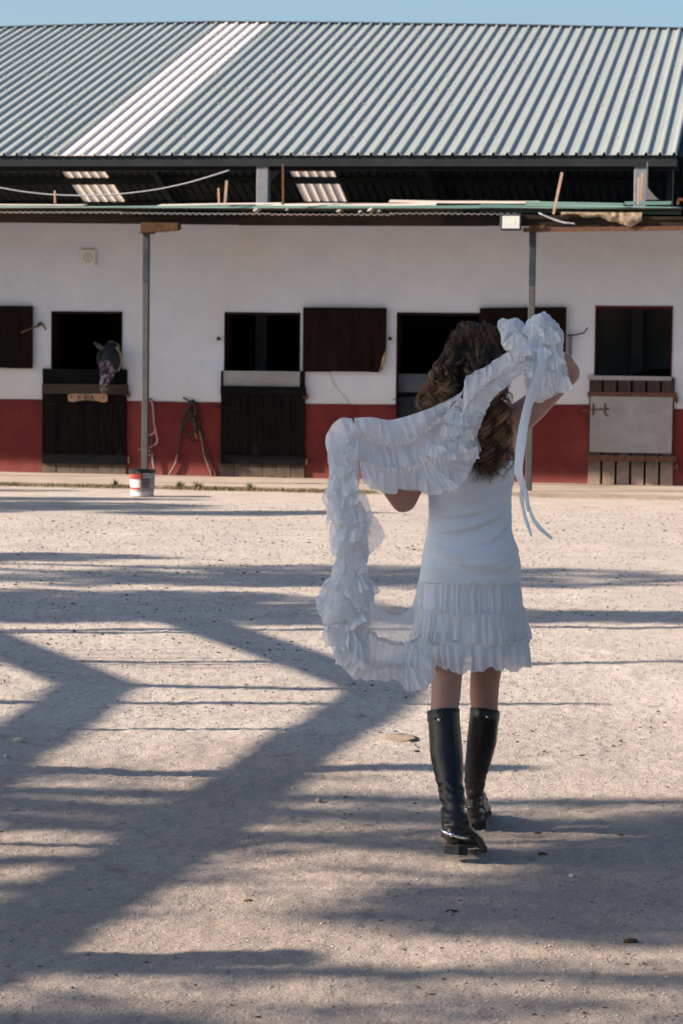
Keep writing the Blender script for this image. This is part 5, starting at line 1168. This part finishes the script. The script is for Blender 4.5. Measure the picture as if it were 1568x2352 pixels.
# fold over the left hand
strip(Q([(812, 962), (785, 958), (765, 972), (748, 1000), (747, 1018)], 7.65), Q([(828, 1000), (815, 1020), (798, 1030), (775, 1040), (756, 1050)], 7.61), .028, .011, seed=15, name='fold', puff=.02, t0=.6)
strip(Q([(790, 985), (770, 1000), (752, 1015)], 7.60), Q([(826, 1050), (795, 1075), (757, 1070)], 7.59), .024, .011, seed=16, t0=.5)
strip(Q([(815, 975), (822, 1005), (824, 1040)], 7.60), Q([(800, 985), (790, 1040), (800, 1075)], 7.585), .03, .012, seed=17, t0=.6)
# hanging column: overlapping flounces round a vertical core
def flounce(c, ax, r0, r1, L, nf, amp, seed, material=None, rows=20, flat=.55, parent=None, name='ruffle', rag=.3, a0=0, a1=2*pi):
    c = np.array(c, float); ax = np.array(ax, float); ax /= np.linalg.norm(ax); u = np.cross(ax, (0, 1, 0.05)); u /= np.linalg.norm(u); v = np.cross(ax, u)
    n = nf*26; a = np.linspace(a0, a1, n+1); r = np.random.default_rng(seed)
    w = np.cumsum(.5+r.random(nf+1)); w = np.interp(a, np.linspace(a0, a1, nf+1), (w-w[0])/(w[-1]-w[0]))*nf*2*pi; am = np.interp(a, np.linspace(a0, a1, nf+1), .4+.9*r.random(nf+1)); am[-1] = am[0]
    V = []
    for j in range(rows):
        t = j/(rows-1); ca, sa = np.cos(a), np.sin(a)
        rad = r0+(r1-r0)*(math.sin(t*pi*.66)*(1-.12*t))+amp*t*(.35*am*np.sin(w+1.2*t)+1.3*vnoise(ca*nf*.27+9, sa*nf*.27+t*.9, seed)+.35*vnoise(ca*nf*.7, sa*nf*.7+t*1.4, seed+1)); h = L*t*(1+rag*vnoise(ca*1.3+seed, sa*1.3, seed))+amp*.9*t*vnoise(ca*nf*.4, sa*nf*.4+4, seed+2)+.0022*vnoise(a*9, a*0+t*7, seed+4)
        V.append(c+ax*h[:, None]+u*(rad*np.cos(a))[:, None]+v*(rad*flat*np.sin(a))[:, None])
    b = MB(); b.grid(np.array(V)); return b.build(name, material or gauze, parent or wrap, True, PO)
col = [(786, 1035, 30, 38, 60), (790, 1078, 26, 38, 62), (794, 1112, 26, 40, 66), (795, 1150, 28, 48, 62), (806, 1190, 30, 46, 62), (806, 1232, 26, 44, 58), (804, 1268, 30, 50, 62), (800, 1310, 30, 62, 66), (796, 1352, 34, 66, 66), (800, 1395, 34, 52, 62), (812, 1440, 34, 48, 66)]
for i, (x, y, a_, b_, L) in enumerate(col):
    flounce(A3(x+random.uniform(-4, 4), y, 7.64), (random.uniform(-.25, .25), -.05, -1), a_/728, b_/728*.88, L*1.35/728, 6+i % 2, .008, 100+i, flat=.7, rag=.25, material=gauze if i % 3 else gauze2)
    strip(Q([(x-26, y+6), (x, y+14+random.uniform(-8, 8)), (x+26, y+2)], 7.605), Q([(x-b_*.8, y+46), (x+random.uniform(-12, 12), y+60), (x+b_*.75, y+44+random.uniform(-8, 8))], 7.592), .034, .011, seed=160+i)
strip(Q([(815, 1215), (838, 1222), (848, 1255)], 7.62), Q([(852, 1180), (890, 1232), (846, 1275)], 7.62), .030, .010, gauze2, seed=21)
strip(Q([(812, 1118), (826, 1150), (832, 1185)], 7.62), Q([(838, 1128), (852, 1175), (856, 1210)], 7.63), .026, .009, gauze2, seed=22)
strip(Q([(768, 1110), (766, 1140), (770, 1170)], 7.64), Q([(752, 1118), (736, 1145), (760, 1182)], 7.64), .026, .009, gauze2, seed=23)
strip(Q([(775, 1180), (772, 1220), (775, 1250)], 7.66), Q([(760, 1195), (754, 1240), (762, 1265)], 7.67), .028, .008, gauze2, seed=24)
strip(Q([(775, 1320), (765, 1345), (765, 1390)], 7.63), Q([(745, 1335), (722, 1385), (742, 1432)], 7.63), .028, .010, seed=25)
strip(Q([(825, 1310), (838, 1335), (835, 1370)], 7.62), Q([(856, 1335), (874, 1362), (850, 1382)], 7.62), .026, .010, seed=26)
# swoop towards the hem of the dress
sw_top = [(822, 1372, 7.62), (852, 1378, 7.62), (875, 1400, 7.63), (900, 1413, 7.64), (928, 1409, 7.66), (946, 1388, 7.68), (956, 1362, 7.70)]
sw_1 = [(812, 1430, 7.61), (842, 1445, 7.60), (868, 1465, 7.61), (900, 1478, 7.62), (932, 1480, 7.64), (955, 1470, 7.665), (968, 1455, 7.68)]
sw_2 = [(798, 1480, 7.60), (822, 1510, 7.59), (860, 1532, 7.60), (900, 1530, 7.61), (935, 1530, 7.63), (965, 1520, 7.65), (985, 1505, 7.66)]
sw_3 = [(770, 1510, 7.60), (812, 1556, 7.58), (857, 1566, 7.58), (900, 1560, 7.60), (940, 1592, 7.62), (978, 1586, 7.64), (994, 1560, 7.65)]
strip(Q(sw_top, 0), Q(sw_1, 0), .022, .009, gauze2, seed=31, name='panel', t0=.5)
strip(Q(sw_1, 0), Q(sw_2, 0), .024, .012, gauze2, seed=32, name='panel', t0=.4)
strip(Q(sw_2, 0), Q(sw_3, 0), .024, .015, gauze, seed=33, name='ruffle', rag=.010)
strip(Q([(x, y, Y+.025) for x, y, Y in sw_1], 0), Q([(x+3, y-10, Y+.03) for x, y, Y in sw_3], 0), .030, .014, gauze2, seed=34, name='ruffle', rag=.010)
strip(Q([(772, 1390), (782, 1440), (800, 1480)], 7.61), Q([(742, 1430), (766, 1505), (800, 1545)], 7.60), .026, .014, seed=35)
strip(Q([(800, 1400), (812, 1450), (835, 1490)], 7.59), Q([(790, 1470), (806, 1520), (850, 1545)], 7.58), .024, .014, seed=36)
strip(Q([(905, 1500), (935, 1510), (960, 1520)], 7.60), Q([(905, 1555), (945, 1588), (985, 1570)], 7.61), .020, .014, seed=37)
strip(Q([(930, 1470), (955, 1480), (975, 1490)], 7.62), Q([(920, 1525), (955, 1545), (990, 1535)], 7.60), .020, .014, seed=38)
for k, P in enumerate((sw_1, sw_2)): frill(Q([(x, y, Y-.014) for x, y, Y in P], 0), .014, .007, trimm, wrap, PO, 'seam_frill', nf=44)
# bundle at the raised hand
def FL(x, y, Y, ax, r0, r1, L, nf, amp, seed, fl_=.8, mt=None): flounce(A3(x, y, Y), ax, r0, r1, L, nf, amp, seed, mt, flat=fl_)
def crumple(c, rad, seed, ax=None, amp=.30, name='puff', mt=None):
    """soft crushed bag of gauze"""
    c = A3(*c); na, nb = 90, 46; a = np.linspace(0, 2*pi, na+1)[:-1]; b_ = np.linspace(.02, pi-.02, nb); Aa, Bb = np.meshgrid(a, b_)
    d = np.stack([np.sin(Bb)*np.cos(Aa), np.sin(Bb)*np.sin(Aa), np.cos(Bb)], -1)
    def n3(f, k): return (vnoise(d[..., 0]*f+seed, d[..., 2]*f+d[..., 1]*1.7*f, seed+k)+vnoise(d[..., 1]*f-seed, d[..., 2]*f-d[..., 0]*1.3*f, seed+k+1))*.5
    r_ = 1+amp*(.9*n3(1.6, 0)+.55*(1-2*np.abs(n3(3.2, 2)))-.3+.30*(1-2*np.abs(n3(6.5, 4))))+.05*n3(14, 6)
    V = d*r_[..., None]*np.array(rad)
    if ax is not None: V = V@np.array(Matrix.Rotation(R(ax), 3, 'Y')).T
    b = MB(); b.grid(V+c, True); return b.build(name, mt or gauze, wrap, True, PO)
crumple((1240, 768, 7.66), (.052, .045, .058), 301)
crumple((1262, 775, 7.64), (.034, .035, .050), 302, -20)
crumple((1190, 778, 7.65), (.040, .026, .058), 303, -38)
crumple((1212, 800, 7.64), (.050, .038, .038), 304)
crumple((1250, 818, 7.65), (.056, .042, .048), 305)
crumple((1262, 862, 7.65), (.048, .038, .056), 306)
crumple((1232, 875, 7.66), (.036, .030, .045), 307)
crumple((1163, 755, 7.66), (.022, .014, .034), 308, -35, .25, mt=gauze2)
strip(Q([(1196, 775), (1178, 760), (1168, 745)], 7.63), Q([(1168, 812), (1150, 788), (1150, 752)], 7.63), .034, .010, seed=55, t0=.5)
strip(Q([(1205, 790), (1240, 790), (1272, 815)], 7.60), Q([(1192, 848), (1228, 862), (1272, 872)], 7.595), .030, .014, seed=51)
strip(Q([(1212, 765), (1245, 765), (1275, 792)], 7.595), Q([(1205, 815), (1240, 826), (1288, 842)], 7.59), .034, .014, seed=52)
strip(Q([(1222, 838), (1250, 838), (1276, 842)], 7.59), Q([(1212, 908), (1256, 918), (1296, 886)], 7.60), .026, .014, seed=53, rag=.010)
strip(Q([(1212, 850), (1235, 860), (1262, 862)], 7.61), Q([(1203, 898), (1230, 915), (1270, 908)], 7.62), .026, .012, seed=54, rag=.010)
strip(Q([(1268, 800), (1280, 825), (1282, 850)], 7.60), Q([(1292, 800), (1300, 850), (1299, 890)], 7.62), .026, .012, seed=56)
for i, (x, y) in enumerate(((1225, 745), (1262, 765), (1205, 790), (1240, 800), (1275, 820), (1225, 840), (1260, 860), (1285, 870), (1240, 890), (1180, 775))):
    strip(Q([(x-18, y+4+random.uniform(-8, 8)), (x, y-8+random.uniform(-5, 5)), (x+18, y+2+random.uniform(-8, 8))], 7.590-.002*i), Q([(x-26, y+20+random.uniform(-8, 8)), (x+random.uniform(-6, 6), y+30), (x+25, y+18+random.uniform(-8, 8))], 7.578-.002*i), .018, .010, seed=430+i, rows=14, name='crushed_frill', rag=.004)
# ribbon with two tails
def ribbon(pts, w, seed, nm='ribbon'):
    P = np.array([A3(*p) for p in pts]); P, L = resample(P, 60); s = np.linspace(0, 1, 60); W_ = np.interp(s, np.linspace(0, 1, len(w)), w)
    T = np.gradient(P, axis=0); T /= np.linalg.norm(T, axis=1)[:, None]; N = np.cross(T, (0, 1, 0)); N /= np.linalg.norm(N, axis=1)[:, None]; tw = .5*np.sin(s*5+seed)
    N = N*np.cos(tw)[:, None]+np.array((0, 1, 0))[None]*np.sin(tw)[:, None]
    V = np.stack([P+N*(W_*k)[:, None]+np.array((0, -1, 0))*(.004*(1-abs(k)*2)) for k in (-.5, -.2, .2, .5)], 0)
    b = MB(); b.grid(V); return b.build(nm, jersey, wrap, True, PO)
ribbon([(1240, 800, 7.58), (1246, 835, 7.56), (1232, 880, 7.56), (1213, 925, 7.57), (1200, 985, 7.57), (1193, 1040, 7.57), (1189, 1085, 7.57), (1198, 1110, 7.57), (1208, 1140, 7.58), (1213, 1175, 7.58)], [.030, .034, .034, .028, .029, .032, .028, .018, .010], 1)
ribbon([(1200, 1105, 7.58), (1196, 1145, 7.58), (1204, 1185, 7.58), (1214, 1215, 7.58), (1220, 1232, 7.58)], [.012, .014, .012, .012, .006], 2)
ribbon([(1210, 1150, 7.58), (1222, 1190, 7.58), (1240, 1215, 7.58), (1267, 1237, 7.58)], [.004, .012, .014, .010], 3)

# ================================================================== WHAT STANDS OUTSIDE THE FRAME AND CASTS THE SHADOWS
def cast(px, py, xc):                           # point on plane x = xc whose shadow falls at the pixel
    g = onground(px, py); s = (xc-g.x)/SDIR.x; return g+SDIR*s
timber = mat('weathered_timber', (.16, .12, .09), .8, (.24, .19, .15), 6, .4, 40, stretch=(1, .2, 1))
fr = wempty('open_timber_frame', 'bare open timber roof frame standing left of the yard', 'frame', (-9.6, 9, 0))
fr.location = (0, 0, 0)
def fbar(a, b_, w, nm='rafter', h=None):
    b = MB(); b.bar(a, b_, w, h); return b.build(nm, timber, fr)
A2 = [cast(x, y, -6.0) for x, y in ((380, 1405), (560, 1457), (885, 1581), (680, 1720), (445, 1890), (110, 2105), (-150, 2280))]
A1 = [cast(x, y, -7.32) for x, y in ((-170, 1410), (30, 1482), (232, 1576), (60, 1685), (-160, 1830), (-420, 2010), (-700, 2220))]
for A_ in (A2, A1):
    fbar(A_[0], A_[2], .115, h=.15); fbar(A_[2], A_[-1], .115, h=.15)
    for q in (A_[0], A_[-1]): fbar((q.x, q.y, 0), (q.x, q.y, q.z+.03), .14, 'post')
fbar(A1[2], A2[2], .09, 'purlin'); fbar(A1[0], A2[0], .09, 'purlin'); fbar(A1[-1], A2[-1], .09, 'purlin')
def wpole(px, py, w_, xb, label, lean=0, seed=0):
    g = onground(px, py); s = (xb-g.x)/SDIR.x; top = g+SDIR*s
    n = 12; r = random.Random(seed)
    P = [(top.x-lean*(1-t), top.y+r.uniform(-1, 1)*w_*.25, top.z*t) for t in np.linspace(0, 1, n)]
    b = MB(); b.tube([(p[0]-P[0][0], p[1]-P[0][1], p[2]) for p in P], np.linspace(w_*.62, w_*.4, n), 8); o = b.build('pole', timber, None, True)
    o.location = (P[0][0], P[0][1], 0); tag(o, label, 'pole', 'poles standing left of the yard'); return o
wpole(1195, 1763, .17, -5.0, 'thick wooden pole standing left of the yard level with the person', seed=1)
wpole(1370, 1611, .085, -5.5, 'slim wooden pole standing left of the yard beyond the timber frame ridge', seed=2)
wpole(660, 1671, .06, -4.5, 'thinnest wooden pole standing left of the yard', seed=3)
wpole(1900, 1521, .10, -7.5, 'tall slim pole standing left of the yard behind the timber frame', seed=4)
wpole(2000, 1446, .12, -8, 'tall pole farthest back among the poles left of the yard', seed=5)
wpole(520, 1452, .10, -6.5, 'short pole farthest back among the poles left of the yard', seed=6)
wpole(700, 2192, .19, -4.5, 'nearest and thickest wooden pole standing left of the yard', seed=7)
wpole(1568, 1925, .06, -6, 'slim pole standing left of the yard between the two thick poles', seed=8)
bark = mat('tree_bark', (.10, .075, .055), .95, (.17, .13, .10), 10, .8, 30)
leafm = mat('tree_leaf', (.045, .07, .025), .6, (.07, .10, .035), 5)
def tree(blobs, tx, ty, label, leaf=.10, seed=1, h=None, name='tree'):
    """blobs: (shadow centre x, shadow centre y, half length in x, half width in y, number of leaves)"""
    r = np.random.default_rng(seed); e = wempty(name, label, 'tree', (tx, ty, 0), 'trees standing left of the yard')
    V = []; tops = []
    for gx, gy, hx, hy, nL in blobs:
        s = (tx-gx)/SDIR.x; c = np.array(tuple(Vector((gx, gy, 0))+SDIR*s)); rz_ = hx*math.tan(SUN_EL)*.75; rx_ = hx*.35+.3
        d = r.normal(size=(nL, 3)); d /= np.linalg.norm(d, axis=1)[:, None]; d *= (r.random(nL)**.38)[:, None]
        cc = c+d*np.array((rx_, hy, rz_)); tops.append(c)
        a = r.normal(size=(nL, 3)); a /= np.linalg.norm(a, axis=1)[:, None]; b_ = np.cross(a, r.normal(size=(nL, 3))); b_ /= np.linalg.norm(b_, axis=1)[:, None]
        s_ = leaf*(.5+r.random(nL))[:, None]
        V.append(np.stack([cc-a*s_, cc-b_*s_*.45, cc+a*s_, cc+b_*s_*.45], 1))
    V = np.concatenate(V).reshape(-1, 3)-np.array((tx, ty, 0)); n = len(V)//4
    fastmesh('crown', V, np.arange(n*4).reshape(-1, 4), leafm, e, False)
    b = MB(); zc = min(t[2] for t in tops); b.tube([(0, 0, 0), (.05, .02, zc*.35), (-.03, .05, zc*.7)], [.24, .19, .14], 10)
    for t in tops:
        q = t-np.array((tx, ty, 0)); b.tube([(-.03, .05, zc*.65), tuple(q*.6+np.array((0, 0, zc*.3))), tuple(q)], [.11, .07, .03], 7)
    b.build('trunk', bark, e, True)
    return e
def gxy(x, y): p = onground(x, y); return p.x, p.y
tree([(3.3, 7.65, 3.3, .95, 3300), (1.9, 6.95, 2.3, .5, 950), (3.4, 8.4, 3.0, .45, 850)], -13.0, 7.8, 'leafy tree left of the yard shading the person', .11, 1)
tree([(.3, 5.5, 3.0, .8, 980), (1.5, 6.1, .9, .10, 110), (1.6, 5.2, 1.4, .2, 260), (.3, 4.6, 3, .6, 900), (-1.2, 8.6, 1.7, .75, 330), (.4, 8.1, 1.8, .5, 300), (-.8, 7.2, 1.6, .6, 200), (-.6, 8.35, 1.5, .25, 120)], -11.5, 5.5, 'thin nearest tree left of the yard', .06, 2)
tree([(-2.0, 15.2, 2.6, 1.0, 1500), (2.6, 14.9, 1.9, .5, 800), (0, 14.7, 3.5, .5, 560)], -15, 15, 'broad tree left of the yard behind the timber frame', .12, 3)
tree([(.4, 17.5, 2.8, 1.0, 850), (-3.0, 18.7, 2.0, .45, 500), (-1, 17.0, 2.5, .5, 380)], -16, 18, 'fourth tree back left of the yard', .12, 4)
tree([(-4.2, 24.9, 3.4, .9, 1400), (-1.0, 24.2, 1.6, .35, 350), (-4, 26.2, 3.0, .3, 400), (-6, 27.6, 3.5, .3, 400)], -18, 25, 'farthest tree left of the yard near the stable', .14, 5)
# feathery twigs over the lit patch
ord_ = ('first', 'second', 'third', 'fourth', 'fifth', 'last')
for i, (x, y, w_) in enumerate(((640, 1528, .035), (560, 1512, .02), (480, 1500, .018), (600, 1520, .02), (520, 1490, .015), (650, 1535, .02))):
    wpole(x, y, w_, -4.8-.3*i, ord_[i]+' thin bare sapling counted from the yard, in the row left of it', seed=30+i)

# unseen trees added behind and right of the yard to block sky light
TB = ((-30, -26, 8, 'leftmost added unseen tree of the row behind the photographer'), (-18, -28, 8.5, 'second added unseen tree from the left behind the photographer'), (-6, -28, 8, 'third added unseen tree from the left behind the photographer'),
      (6, -30, 9.5, 'tallest added unseen tree right behind the photographer'), (17, -26, 9, 'added unseen tree behind and right of the photographer'), (19, -9, 13.5, 'added unseen tree at the right corner behind the photographer'), (15, 1, 14, 'nearest added unseen tree right of the yard'), (15.5, 12, 13.5, 'second added unseen tree right of the yard'), (17, 22, 12, 'farthest added unseen tree right of the yard near the stable'))
for i, (x, y, hgt, lab) in enumerate(TB):
    r = np.random.default_rng(90+i); e = wempty('tree', lab, 'tree', (x, y, 0), 'unseen trees added to block sky light')
    n = 2300; d = r.normal(size=(n, 3)); d /= np.linalg.norm(d, axis=1)[:, None]; d *= (r.random(n)**.3)[:, None]; cc = d*np.array((5.2, 3.2, hgt*.42))+np.array((0, 0, hgt*.58))
    a = r.normal(size=(n, 3)); a /= np.linalg.norm(a, axis=1)[:, None]; b_ = np.cross(a, r.normal(size=(n, 3))); b_ /= np.linalg.norm(b_, axis=1)[:, None]; s_ = (.35+.3*r.random(n))[:, None]
    V = np.stack([cc-a*s_, cc-b_*s_*.7, cc+a*s_, cc+b_*s_*.7], 1).reshape(-1, 3); fastmesh('crown', V, np.arange(n*4).reshape(-1, 4), leafm, e, False)
    b = MB(); b.tube([(0, 0, 0), (.1, 0, hgt*.3), (-.1, .1, hgt*.7)], [.32, .24, .1], 10); b.build('trunk', bark, e, True)
